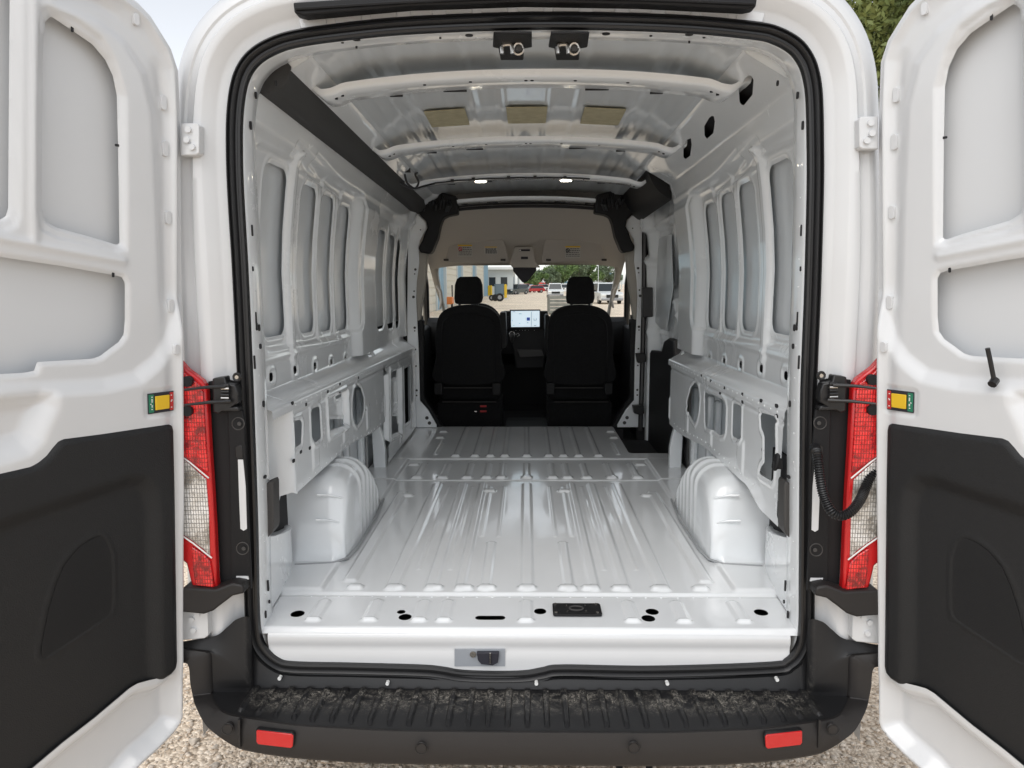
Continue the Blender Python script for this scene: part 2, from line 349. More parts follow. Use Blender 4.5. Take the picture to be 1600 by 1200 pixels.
# ================================================================== REAR OPENING: seal, frame, outer shell
SEALPX = [(371, 300), (378, 420), (384, 550), (388, 650), (394, 825), (396, 930), (399, 985), (409, 1013), (432, 1034), (460, 1041), (545, 1043),
          (655, 1046), (690, 1049), (720, 1054), (770, 1056), (820, 1055), (850, 1050), (880, 1046), (1020, 1048), (1200, 1042), (1232, 1034), (1250, 1013),
          (1257, 980), (1258, 900), (1260, 650), (1263, 550), (1267, 450), (1271, 300), (1271, 225), (1269, 150), (1262, 110), (1250, 86), (1235, 71),
          (1210, 58), (1180, 51), (1075, 41), (937, 36), (800, 36), (635, 43), (525, 54), (460, 64), (425, 76), (400, 92), (384, 113), (375, 140), (370, 180), (369, 230)]
sp = resample(cat(pl_y(SEALPX, 0.0), 10, True), .012, True)
# outward normals
tn = np.roll(sp, -1, 0)-np.roll(sp, 1, 0); tn /= np.linalg.norm(tn, axis=1)[:, None]
nr = np.stack([-tn[:, 1], tn[:, 0]], 1); cen = sp.mean(0)
if ((sp-cen)*nr).sum() < 0: nr = -nr
def ring(off, Y, idx=slice(None)):
    q = sp[idx]+nr[idx]*off; return np.stack([q[:, 0], np.full(len(q), Y), q[:, 1]], 1)
prof = [(-.018, .004), (-.021, -.008), (-.018, -.018), (-.012, -.020), (-.008, -.013), (-.003, -.013), (.000, -.022), (.005, -.027), (.010, -.022), (.011, -.014), (.015, -.013), (.018, -.020), (.022, -.018), (.023, -.006), (.020, .004)]
rings = [ring(a, b) for a, b in prof]
MB().loft([np.vstack([r, r[:1]]) for r in rings]).build('door_seal', RUBBER, van, smooth=50)
# U-shaped frame path: from low left over the top to low right
low = sp[:, 1] < .66
order = np.arange(len(sp)); start = np.where(low)[0].min(); 
idx = [i % len(sp) for i in range(start, start+len(sp))]
k0 = next(k for k, i in enumerate(idx) if not low[i] and low[idx[k-1]]) if low[idx[0]] else 0
up = [i for i in (idx[k0:]+idx[:k0]) if not low[i]]
def ringU(off, Y, zdown=None):
    low_ = 1-sm((sp[up, 1]-(ZC+.0))/.5)
    q = sp[up]+nr[up]*(off*(1+.13*low_*(off > .1)))[:, None]
    q = np.stack([q[:, 0], np.full(len(q), float(Y)), q[:, 1]], 1)
    if zdown is not None:
        a = q[0].copy(); b = q[-1].copy(); a[2] = zdown; b[2] = zdown; q = np.vstack([a, q, b])
    return q
fr = [(.010, .004), (.024, .0), (.050, -.003), (.058, -.008), (.082, -.030), (.088, -.033), (.104, -.034), (.109, -.030), (.112, -.022), (.128, -.020), (.134, -.024), (.150, -.022), (.163, -.012), (.176, .000), (.184, .012), (.186, .03)]
MB().loft([ringU(a, b, .50) for a, b in fr]).build('rear_frame', PAINT, van, smooth=40)
MB().loft([ringU(.186+.012*sm(np.array((y-.03)/.3)), y, .32) for y in (.03, .06, .12, .2, .4, 1, 1.6, 2.2, 2.8, 3.2)]).build('body_shell', PAINT, van, smooth=40)
# scalloped stampings and the black garnish above the opening
mb = MB()
for k in range(13):
    x0 = 470+k*56.5
    a = pl_y([(x0, 40), (x0+40, 40)], -.004); 
    i1 = np.argmin(np.abs(sp[:, 0]-a[0, 0])+(sp[:, 1] < 2)*9); i2 = np.argmin(np.abs(sp[:, 0]-a[1, 0])+(sp[:, 1] < 2)*9)
    P = [sp[i1]+nr[i1]*.026, sp[i2]+nr[i2]*.026, sp[i2]+nr[i2]*.050, sp[i1]+nr[i1]*.050]
    mb.prism(P, fY, .004, -.0075)
mb.build('header_stamping', PAINT, van, bevel=.003, kind='stuff')
gp = [(458, 20), (463, 3), (520, -3), (700, -11), (820, -13), (1000, -11), (1183, -6), (1180, 11), (1150, 13), (1130, 12), (1000, 5), (820, 3), (700, 6), (560, 14), (470, 25)]
MB().prism(pl_y([(458, 4), (640, -8), (820, -12), (1000, -9), (1183, -3), (1181, 11), (1165, 14), (1000, 6), (820, 3), (640, 9), (475, 24), (460, 20)], -.06), fY, -.062, -.02).build('header_garnish', PLASTIC, van, bevel=.004)
mb = MB(); q = pl_y([(462, 14), (640, 3), (820, -4), (1000, -1), (1178, 6)], -.066); mb.tube([(a, -.066, b) for a, b in cat(q, 6)], .004, 6); mb.build('garnish_bead', PLASTIC, van)
# inner flange of the opening: pillars and header, looking inwards from the seal
def lip(Y, offs):
    q = sp+nr*offs; return np.stack([q[:, 0], np.full(len(q), Y), q[:, 1]], 1)
side = up
upmask = np.zeros(len(sp), bool); upmask[up] = True
topness = sm((sp[:, 1]-(ZC+.30))/.28)               # 0 on the pillars, 1 on the header
def lipU(Y, o_side, o_top):
    o = o_side+(o_top-o_side)*topness[up]; q = sp[up]+nr[up]*o[:, None]
    q = np.stack([q[:, 0], np.full(len(q), float(Y)), q[:, 1]], 1)
    a = q[0].copy(); b = q[-1].copy(); a[2] = .60; b[2] = .60
    return np.vstack([a, q, b])
MB().loft([lipU(.0, -.012, -.012), lipU(.008, -.0175, -.016), lipU(.02, -.020, -.016), lipU(.07, -.018, -.012), lipU(.115, -.014, -.006), lipU(.128, -.008, .004), lipU(.134, .004, .014), lipU(.137, .06, .05)]).build('opening_flange', PAINT_IN, van, smooth=40)

# ================================================================== LOAD FLOOR
def fy(py, px=823): return float(on_z(px, py, ZF)[1])
def floor_h(u, v):
    h = np.zeros_like(u); au = np.abs(u)
    def rib(x, y0, y1, hw, ht=.008, bv=.007):
        return bead(sd_box(au, v, x, (y0+y1)/2, hw, (y1-y0)/2, .012), ht, bv)
    for x, hw, y0, y1 in ((0, .024, .27, 1.60), (.145, .020, .27, .74), (.233, .020, .27, 1.60), (.336, .022, .27, 1.60), (.47, .026, .27, 1.60), (.632, .026, .34, 1.45)):
        h = np.maximum(h, rib(x, y0, y1, hw))
    for x, hw in ((.118, .006), (.19, .007), (.40, .005), (.285, .005)):
        h = np.maximum(h, rib(x, .8 if x < .2 else .45, 1.55, hw, .004, .004))
    for x in (0, .14, .22, .325, .46, .60):                       # pads between the two seams
        h = np.maximum(h, rib(x, 1.70, 2.02, .018, .006)); h = np.maximum(h, rib(x, 1.68, 1.74, .030, .011, .010))
        h = np.maximum(h, rib(x, .275, .315, .034 if x < .5 else .03, .0105, .010) if x < .7 else 0)
    for x in (0, .134, .222, .315, .434):
        h = np.maximum(h, rib(x, 2.16, 3.04, .017, .008)); h = np.maximum(h, rib(x, 2.145, 2.19, .027, .012, .009))
    for x in (.56,):
        h = np.maximum(h, rib(x, 2.2, 2.55, .012, .006)); h = np.maximum(h, rib(x+.03, 2.66, 2.72, .03, .010, .01)); h = np.maximum(h, rib(x+.03, 2.86, 2.90, .03, .010, .01))
    for x, y in ((.19, 1.46), (.60, 1.38), (.66, 1.98)):
        h = np.maximum(h, rib(x, y-.02, y+.03, .032, .009, .01))
    for pxs in (498, 583, 659, 697, 822, 984, 1062, 1152):        # short embosses of the rear strip
        x = float(on_z(pxs, 955, ZF)[0]); h = np.maximum(h, bead(sd_box(u, v, x, .135, .021, .075, .02), .006, .006)); h = np.maximum(h, bead(sd_box(u, v, x, .062, .026, .012, .01), .010, .009))
    # seams
    h = h+.007*sm((v-2.105)/.010)+.003*sm((v-1.655)/.006)-.005*np.exp(-((v-.245)/.006)**2)+.004*sm((v-.252)/.006)-.003*np.exp(-((v-1.652)/.004)**2)
    h = h+.010*sm((au-.70)/.02)*sm((v-.26)/.02)*(v < 2.1)                        # flange next to the wheel arches
    h = h-.014*sm((.018-v)/.018)                                  # rolled rear lip
    h = h+.0006*np.sin(u*9+v*3)*np.sin(v*5.3+1)+.0004*np.sin(u*23+1)*np.sin(v*11)
    return h
hol = []
def fpx(px, py): x, y = on_z(px, py, ZF); return float(x), float(y)
for px, py, rx, ry in ((465, 959, 10.5, 4.2), (627, 956, 6.5, 3), (633, 964, 10, 4.2), (844, 955.5, 9.5, 4.5), (1019, 955.5, 10, 4.2), (1013, 966, 10.5, 4.5), (1189, 957, 10.5, 4.5)):
    x, y = fpx(px, py); x2, _ = fpx(px+rx, py); hol.append((x, y, abs(x2-x), abs(x2-x)*1.05))
x, y = fpx(766, 965); hol.append((x, y, .048, .014))
def floor_cut(u, v):
    d = np.full(np.shape(u), 9.)
    for x, y, a, b in hol: d = np.minimum(d, sd_box(u, v, x, y, a, b, b))
    d = np.minimum(d, sd_box(u, v, 1.0, 2.66, .37, .42, .03))     # step well behind the sliding door
    return d
fl = sheet('load_floor', -.90, .90, 0.0, 3.07, .006, lambda u, v: np.stack([u, v, ZF+floor_h(u, v)], -1), PAINT_FLOOR, van, cut=floor_cut)
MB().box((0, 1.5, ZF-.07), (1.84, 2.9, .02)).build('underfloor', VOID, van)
# rear sill (vertical face under the rear lip)
xs = np.linspace(-.80, .80, 90)
def sill_ring(Y, z, inset=0, dip=0): return np.stack([np.sign(xs)*np.minimum(np.abs(xs), .80-inset), np.full(90, Y), np.full(90, z)-dip*np.exp(-(xs/.18)**4)], 1)
sr = [(.002, ZF-.0125), (-.003, ZF-.017), (-.005, ZF-.026), (-.0045, ZF-.042), (-.0015, ZF-.050), (-.0005, ZF-.060), (-.002, ZF-.070), (-.005, ZF-.080), (-.0055, ZF-.10), (-.0055, ZF-.19)]
MB().loft([sill_ring(*p) for p in sr]).build('load_sill', PAINT, van, smooth=60)
# latch pocket with striker
lp = pl_y([(710, 1016), (789, 1016), (789, 1042), (710, 1042)], -.012)
MB().prism(lp, fY, -.0085, -.004).build('striker_pocket', mat('pocket_grey', (.30, .32, .35), .35), van)  # flat plate in a darker grey than the sill
mb = MB(); a = pl_y([(745, 1018), (780, 1018), (778, 1034), (770, 1038), (752, 1036), (747, 1030)], -.014); mb.prism(a, fY, -.022, -.009)
lat = mb.build('striker', INK, van, bevel=.002)
mb = MB(); a = pl_y([(766, 1020), (766, 1036)], -.024); mb.cyl((a[0][0], -.026, a[0][1]), (a[1][0], -.026, a[1][1]), .003, 8); mb.build('striker_bar', STEEL, lat)
a = pl_y([(739, 1023)], -.013)[0]; MB().cyl((a[0], -.013, a[1]), (a[0], -.008, a[1]), .010, 12).build('striker_bolt', STEEL, lat)
# tie-down plate on the rear strip
c = [fpx(859, 943.5), fpx(938, 943.5), fpx(945, 969), fpx(860, 969)]
xa, ya = (c[0][0]+c[1][0])/2, (c[0][1]+c[2][1])/2
ANCH = MB().prism(rrect(xa+.002, ya, .078, .040, .008), fZ, ZF+.004, ZF+.011).build('floor_plate', PLASTIC, van, bevel=.0015)
ANCH['label'] = 'black rectangular bolted plate on the rear edge of the floor'
mb = MB()
for dx, dy in ((-.066, -.030), (.066, -.030), (-.066, .030), (.066, .030)): mb.cyl((xa+dx, ya+dy, ZF+.011), (xa+dx, ya+dy, ZF+.014), .0055, 10)
for dx, dy in ((-.03, -.02), (.03, -.02), (-.03, .02), (.03, .02)): mb.cyl((xa+dx, ya+dy, ZF+.011), (xa+dx, ya+dy, ZF+.013), .003, 8)
mb.build('plate_bolt', STEEL, ANCH, kind='stuff')
mb = MB(); mb.tube([(xa+.022*math.cos(a), ya+.015*math.sin(a), ZF+.012) for a in np.linspace(0, 6.283, 20)], .003, 6); mb.build('plate_ring', DARKCAP, ANCH)

# ================================================================== SIDE WALLS
def drop(y): return .022*np.asarray(y)
def roof_z(x, y): return ZC+.735-.05*(np.abs(x)/.75)**2.2-.030*sm((np.abs(x)-.50)/.14)-drop(y)
PZ = np.array([-1.1, -.36, .05, .20, .35, .44, .468, .49, .53, .575, .60, .62, .64, .66, .72]); PX = np.array([.885, .885, .885, .874, .856, .842, .828, .805, .796, .783, .745, .710, .675, .640, .600])
def prof_x(y, z):                      # half width of the inner wall at height z (world) and depth y
    zz = z-ZC+drop(y)*np.clip((z-ZC)/.4, 0, 1)
    return np.interp(zz, PZ, PX)
def whit(pts, off=0):                         # wall pixels -> (Y, Z) where the sight line meets the inner wall
    out = []
    for px, py in pts:
        d = ray(px, py); ts = np.linspace(1.9, 6.5, 2400)/d[1]
        q = CAM+np.outer(ts, d); k = np.argmax(np.abs(q[:, 0]) > prof_x(q[:, 1], q[:, 2])+off); out.append((q[k, 1], q[k, 2]))
    return np.array(out)
wl = wr = whit
def wk(pts, X): a = np.array(pts, float); y, z = on_x(a[:, 0], a[:, 1], X); return np.stack([y, z], 1)
def pane(l, r, top, bot, rad):           # straight upright window stamping with rounded corners
    m_ = (top[1]+bot[1])/2; y0 = whit([(l, m_)], .014)[0, 0]; y1 = whit([(r, m_)], .014)[0, 0]
    z1 = whit([top], .012)[0, 1]; z0 = whit([bot], .014)[0, 1]
    return np.array(rrect((y0+y1)/2, (z0+z1)/2, (y1-y0)/2, (z1-z0)/2, rad, 7))
PANES = [pane(405, 440.5, (432, 259), (425, 526), .048), pane(463.5, 487, (475, 287), (475, 521), .05), pane(494.5, 514.5, (506, 303.5), (505, 518), .05), pane(521.5, 539, (531, 319), (528, 517), .055)]
PANES2 = [pane(583, 594.5, (590, 358), (587, 515), .06), pane(599.5, 610, (605, 366), (604, 514), .07), pane(613.5, 618.5, (617, 374), (616, 513), .05)]
SLOTS = wl([(423, 589), (460, 578), (491, 572), (517, 567), (539, 562)])
_y = float(whit([(453, 390)], -.004)[0, 0]); POST = np.array([(_y, ZC+.455), (_y, ZC-.27)])
FANS = [wl(p) for p in ([(466, 232), (508, 284)], [(496, 250), (536, 303)])]
CRE = [wl([(418, 548), (470, 540), (532, 532)]), wl([(462, 265), (520, 302)])]
def wall_h(u, v):
    h = np.zeros_like(u); zz = v-ZC
    bayf = u > 1.95
    # stamped field round the windows: recessed slightly
    h = h-.010*sm(-sd_box(u, v, .92, ZC+.105, .74, .345, .10)/.02)
    for P in PANES+PANES2:
        d = sd_poly(u, v, P); h = h+.0025*np.exp(-((d-.017)/.006)**2)-.004*sm(1-d/.010)
    for k in range(len(PANES)-1):
        a = (PANES[k][:, 0].max()+PANES[k+1][:, 0].min())/2
        if k: h = h+.007*np.exp(-((u-a)/.012)**4)*sm((zz+.26)/.05)*sm((.40-zz)/.05)
    for k in range(2):
        a = (PANES2[k][:, 0].max()+PANES2[k+1][:, 0].min())/2; h = h+.007*np.exp(-((u-a)/.016)**4)*sm((zz+.26)/.05)*sm((.38-zz)/.05)
    pmk = sm((.030-sd_seg(u, v, POST, 0))/.010)
    for P in FANS: h = h-.010*sm(1-sd_seg(u, v, P, .012)/.016)
    h = h+.006*np.exp(-(sd_seg(u, v, CRE[0], 0)/.010)**2)
    h = h+.004*np.exp(-(sd_seg(u, v, CRE[1], 0)/.006)**2)
    h = h*(1-pmk)+.010*pmk
    # pillar before the sliding door bay
    h = h+.040*sm((u-1.50)/.10)*sm((1.955-u)/.012)*(1-sm((zz-.38)/.09))
    h = h+.006*np.exp(-((zz+.255)/.008)**2)*(u < 1.5)
    for y, z in SLOTS: h = h+.005*np.exp(-((sd_box(u, v, y+.008, z, .034, .026, .02))/.008)**2)
    h = h+.03*sm((u-2.86)/.10)
    h = h+.0008*np.sin(u*7+v*4)*np.sin(v*6+2)
    return h
RHOLES = [wr(p) for p in ([(1155, 140), (1165, 122), (1173, 116), (1178, 125), (1176, 148), (1161, 166), (1156, 160)], [(1101, 197), (1108, 184), (1115, 179), (1117, 190), (1115, 208), (1105, 217), (1101, 212)], [(1068, 228), (1074, 218), (1080, 216), (1081, 226), (1079, 243), (1070, 250), (1068, 244)])]
def make_upper(sgn, y1):
    def cut(u, v):
        d = np.full(np.shape(u), 9.)
        for P in PANES+(PANES2 if y1 > 2 else []): d = np.minimum(d, sd_poly(u, v, P))
        for y, z in SLOTS: d = np.minimum(d, sd_box(u, v, y, z, .020+.006*(y-.3), .015, .014))
        if sgn < 0:
            for P in RHOLES: d = np.minimum(d, sd_poly(u, v, P))
        return d
    def pos(u, v): return np.stack([-(prof_x(u, v)-wall_h(u, v)), u, v], -1)
    o = sheet('side_wall', .135, y1, ZC-.36, ZC+.67, .0072, pos, PAINT_IN, van, cut=cut, sgn=sgn)
    o['label'] = 'bare painted side wall with tall stamped windows blanked by sheet metal'
    def pos2(u, v): return np.stack([-(prof_x(u, v)+.030+.003*np.sin(u*3)), u, v], -1)
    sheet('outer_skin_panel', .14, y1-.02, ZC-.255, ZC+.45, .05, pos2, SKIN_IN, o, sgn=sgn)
    MB().box((-.955, (y1+.14)/2, ZC-.31), (.01, y1-.14, .10)).build('slot_shade_sheet', VOID, o, sgn=sgn)  # added black sheet, paints the shade seen through the slots
    if sgn < 0: sheet('rail_shade_sheet', .25, 1.9, ZC+.50, ZC+.67, .03, lambda u, v: np.stack([prof_x(u, v)+.035, u, v+.02], -1), VOID, o)  # added black sheet so the rail holes look dark inside
    # ledge
    ys = np.linspace(.135, y1, 60); le = lambda y: ZC-.395-.018*(y-.4)
    rings = [[(-.885, y, ZC-.355) for y in ys], [(-.882, y, ZC-.362-.008*y) for y in ys], [(-.812, y, le(y)+.002) for y in ys], [(-.804, y, le(y)) for y in ys], [(-.800, y, le(y)-.008) for y in ys], [(-.800, y, le(y)-.03) for y in ys]]
    MB().loft(rings).build('belt_ledge', PAINT_IN, van, sgn=sgn, smooth=60)
    return o
WL = make_upper(1, 3.02); WR = make_upper(-1, 1.955)
# lower inner panels
LH = [wk(p, -.80) for p in (
    [(456, 672), (457, 664), (461, 658), (469, 657), (471, 662), (470, 692), (467, 695), (458, 700), (456, 697)],
    [(486, 643), (489, 639), (497, 636), (499, 638), (501, 682), (500, 685), (490, 690), (488, 688)],
    [(515, 658), (518, 656), (541, 655), (542, 659), (540, 664), (516, 675)],
    [(532, 620), (541, 615), (541, 620), (533, 623)],
    [(558, 602), (553, 612), (551, 626), (551, 648), (554, 660), (558, 664), (564, 656), (568, 640), (568, 622), (564, 608)])]
LREC = [wk([(513, 627), (541, 613), (543, 660), (515, 677)], -.80)]
LF = [wk(p, -.80) for p in ([(591, 592), (603, 589), (603, 600), (592, 602)], [(597, 671), (603, 669), (604, 686), (598, 680)], [(611, 583), (624, 579), (624, 589), (611, 590)], [(612, 652), (625, 650), (626, 674), (613, 681)], [(631, 577), (640, 572), (641, 655), (633, 662)])]
LFREC = [wk([(591, 590), (605, 587), (606, 687), (593, 672)], -.80), wk([(610, 582), (626, 577), (627, 676), (611, 682)], -.80)]
RH = [wk(p, .80) for p in (
    [(1086, 598), (1091, 606), (1093, 622), (1092, 640), (1089, 655), (1086, 661), (1080, 652), (1075, 640), (1074, 628), (1080, 606)],
    [(1102, 614), (1115, 618), (1128, 624), (1133, 632), (1134, 640), (1133, 672), (1131, 678), (1125, 679), (1116, 672), (1103, 667), (1102, 660)],
    [(1146, 632), (1149, 631), (1157, 635), (1158, 637), (1157, 685), (1155, 686), (1146, 681), (1145, 677)],
    [(1189, 646), (1192, 646), (1209, 651), (1211, 655), (1210, 670), (1211, 700), (1208, 748), (1206, 751), (1189, 741), (1187, 738), (1189, 731), (1195, 723), (1195, 680), (1190, 668)])]
def low_panel(sgn, y0, y1, holes, recs, zb):
    zl = lambda y: ZC-.395-.018*(y-.4)-.028
    def cut(u, v):
        d = v-(zb(u)); 
        for P in holes: d = np.minimum(d, sd_poly(u, v, P)-.002)
        return d
    def h(u, v):
        r = np.zeros_like(u)
        for P in holes:
            d = sd_poly(u, v, P); r = r+.0045*np.exp(-((d-.016)/.006)**2)
        for P in recs:
            d = sd_poly(u, v, P); r = r-.022*sm(1-d/.012)+.008*np.exp(-((d-.022)/.008)**2)
            for zz in (.035, .075, .115): r = r-.003*np.exp(-((v-P[:, 1].min()-zz-.08)/.004)**2)*(d < 0)
        r = r-.006*np.exp(-((v-zl(u)+.02)/.004)**2)+.0008*np.sin(u*11)*np.sin(v*13)
        a = .5*(np.sin(u*14.0)); r = r+.006*sm((a-.40)/.06)*sm((zb(u)+.16-v)/.02)*sm((v-zb(u)-.02)/.02)
        return r
    def pos(u, v):
        top = zl(u); vv = np.minimum(v, top)
        return np.stack([-(.800-h(u, vv)), u, vv], -1)
    o = sheet('lower_inner_panel', y0, y1, ZC-(.80 if y0 < 1.5 else 1.03), ZC-.40, .006, pos, PAINT_IN, van, cut=cut, sgn=sgn)
    return o
kneeL = lambda y: ZC-.715-.05*sm((y-1.0)/.7)
low_panel(1, .33, 1.88, LH, LREC, kneeL)
low_panel(1, 1.93, 3.00, LF, LFREC, lambda y: ZC-1.02+0*y).data
RH_m = [np.stack([p[:, 0], p[:, 1]], 1) for p in RH]
low_panel(-1, .145, 1.88, RH_m, [], lambda y: ZC-.73-.05*sm((y-1.0)/.7)-.04*sm((.5-y)/.2))
# liners behind the lower panels, block end, posts
for sgn in (1, -1):
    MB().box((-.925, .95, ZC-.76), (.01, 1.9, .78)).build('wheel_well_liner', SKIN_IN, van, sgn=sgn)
    mb = MB()
    for y in (1.28, 1.42, 1.72): mb.box((-.905, y, ZC-.80), (.03, .05, .5))
    mb.build('liner_brace', PAINT_IN, van, sgn=sgn, bevel=.01)
    P = pl_y([(579, 545), (585, 556), (591, 572), (589, 600), (588, 630), (591, 655), (599, 685), (602, 700), (603, 735), (585, 737), (580, 650)], 1.90)
    MB().prism(P, fY, 1.885, 1.93).build('wall_post', PAINT_IN, van, sgn=sgn, bevel=.006)
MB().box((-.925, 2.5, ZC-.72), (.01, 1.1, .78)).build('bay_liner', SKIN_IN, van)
mb = MB(); mb.loft([[(-.8, .335, ZC-.40), (-.8, .335, ZC-.72)], [(-.812, .315, ZC-.392), (-.812, .315, ZC-.71)], [(-.885, .30, ZC-.36), (-.885, .30, ZC-.73)]]); mb.build('panel_end', PAINT_IN, van, smooth=60)
mb = MB(); R_ = []
for x, y, h_ in ((-.835, .118, .245), (-.836, .140, .240), (-.842, .22, .215), (-.852, .33, .185), (-.866, .43, .16), (-.885, .50, .15)): R_.append([(x, y, ZF+.004+h_*k) for k in (0, .1, .25, .5, .75, .92, 1)]+[(x-.006, y+.004, ZF+.006+h_), (x-.03, y+.02, ZF+.004+h_)])
mb.loft(R_)
for sgn in (1, -1):
    mb.build('rear_corner_panel', PAINT_IN, van, sgn=sgn, smooth=50)
    MB().box((-.912, .32, ZC-.80), (.01, .42, .40)).build('corner_shade_sheet', VOID, van, sgn=sgn)  # dark sheet, shade of the gap behind the corner panel put into colour
    MB().tube([(-.90, .20, ZC-.95), (-.895, .30, ZC-.80), (-.90, .42, ZC-.72)], .02, 8).build('corner_brace', SKIN_IN, van, sgn=sgn)
# little punched holes (their inner shade put in as black plugs a millimetre proud) on walls, pillars and floor
def pill(mb, y, z, X, ry, rz, sgn):
    mb.prism(rrect(y, z, ry, rz, min(ry, rz)*.98, 3), fX, sgn*X, sgn*(X+.004))
mb = MB()
for px, py, hy, hz in ((432, 130, .006, .008), (401, 149, .006, .010), (393, 196, .005, .012), (395, 360, .004, .016), (396, 420, .004, .007), (402, 510, .005, .012), (406, 512, .005, .010), (401, 497, .003, .018), (408, 541, .006, .008), (399, 566, .003, .020), (413, 631, .006, .010), (415, 745, .010, .005), (420, 915, .004, .018), (416, 960, .005, .012), (422, 940, .004, .006)):
    for sgn in (1, -1):
        x = px if sgn > 0 else 1646-px; X = .80-.035*max(0, (440-py)/400.)
        y, z = on_x(x, py, -sgn*X); mb2 = (y, z)
        # find the flange surface: x of the seal path at that height
        k = np.argmin(np.abs(sp[:, 1]-float(z))+(np.sign(sp[:, 0]) != -sgn)*9); X2 = abs(sp[k, 0])-.0215-.001
        y, z = on_x(x, py, -sgn*X2)
        if .01 < y < .125: pill(mb, float(y), float(z), X2, hy, hz, -sgn)
for px, py in ((505, 268), (577, 300)): pass
mb.build('flange_holes', VOID, van, kind='stuff')
mb = MB()
for px, py in ((457, 630), (478, 632), (512, 612), (531, 600), (531, 612), (512, 620), (459, 720), (543, 672), (470, 706), (484, 700), (560, 590), (572, 640)):
    y, z = wk([(px, py)], -.80)[0]; pill(mb, y, z, .7985, .011, .006, -1)
for px, py in ((1096, 587), (1111, 595), (1132, 606), (1160, 616), (1160, 628), (1189, 626), (1213, 634), (1214, 650), (1125, 615), (1192, 703), (1145, 750), (1203, 756)):
    y, z = wk([(px, py)], .80)[0]; pill(mb, y, z, .7985, .011, .006, 1)
mb.build('panel_holes', VOID, van, kind='stuff')
# spot welds along the flanges
mb = MB(); rw = random.Random(8)
def weld(p, ax, r=.0042):
    p = np.array(p, float); ax = np.array(ax, float); mb.cyl(p-ax*.001, p+ax*.0012, r, 8, r2=r*.6)
for sg in (1, -1):
    for y in np.arange(.2 if sg < 0 else .36, 1.85, .062):
        weld((-sg*.7985, y, ZC-.395-.018*(y-.4)-.016), (sg, 0, 0))
    for y in np.arange(.40, 1.8, .075): weld((-sg*.7985, y, float(kneeL(y))+.012), (sg, 0, 0))
    for z in np.arange(ZC-.95, ZC+.35, .085):
        k = np.argmin(np.abs(sp[:, 1]-z)+(np.sign(sp[:, 0]) != -sg)*9); weld((sp[k, 0]+sg*.0195, .045, z+rw.uniform(-.01, .01)), (sg, 0, 0), .0035)
    pass
for x in np.arange(-.74, .75, .052):
    weld((x+rw.uniform(-.006, .006), .232, ZF+.0005), (0, 0, 1)); weld((x, 1.638, ZF+.001), (0, 0, 1), .005)
    if x < .6: weld((x, 2.085, ZF+.003), (0, 0, 1), .005)
mb.build('spot_welds', PAINT_IN, van, kind='stuff', smooth=0)
# grey rubber caps low on both pillars, right hand release clip
for sgn in (1, -1):
    pts = [(407, 768), (411, 757), (427, 750), (429, 755), (430, 822), (428, 829), (413, 847), (409, 845)]
    P = pl_y(pts, .10); o = MB().prism(P, fY, .085, .145).build('pillar_cap', DARKCAP, van, sgn=sgn, bevel=.005, seg=3)
a = wk([(1224, 722)], .795)[0]
mb = MB(); mb.tube([(.772+.004*math.sin(t), a[0]+.012*math.cos(t), a[1]+.022*math.sin(t)) for t in np.linspace(0, 6.28, 14)], .007, 8); mb.box((.78, a[0], a[1]-.005), (.02, .02, .03)); mb.build('jack_clip', PLASTIC, van, bevel=.003)

# closing plates between the opening flange and the wall and roof behind it
def inside_bay(x, z): return (abs(x) < float(prof_x(.14, z))) and (z < float(roof_z(x, .14)))
o_, i_ = [], []
for p in lipU(.137, .004, .014)[1:-1]:
    if p[2] < ZC+.25: continue
    c = np.array([0, ZC+.15]); q = np.array([p[0], p[2]]); lo = 1.0
    if not inside_bay(q[0], q[1]):
        a0, a1 = .5, 1.0
        for _ in range(20):
            m_ = (a0+a1)/2; r_ = c+(q-c)*m_
            if inside_bay(*r_): a0 = m_
            else: a1 = m_
        lo = a0
    r_ = c+(q-c)*lo; o_.append((p[0], .1365, p[2])); i_.append((r_[0], .139, r_[1]))
MB().loft([o_, [( (a[0]+b[0])/2, .136, (a[2]+b[2])/2) for a, b in zip(o_, i_)], i_, [(a[0], .15, a[2]) for a in i_]]).build('corner_closing_plate', PAINT_IN, van, smooth=60)
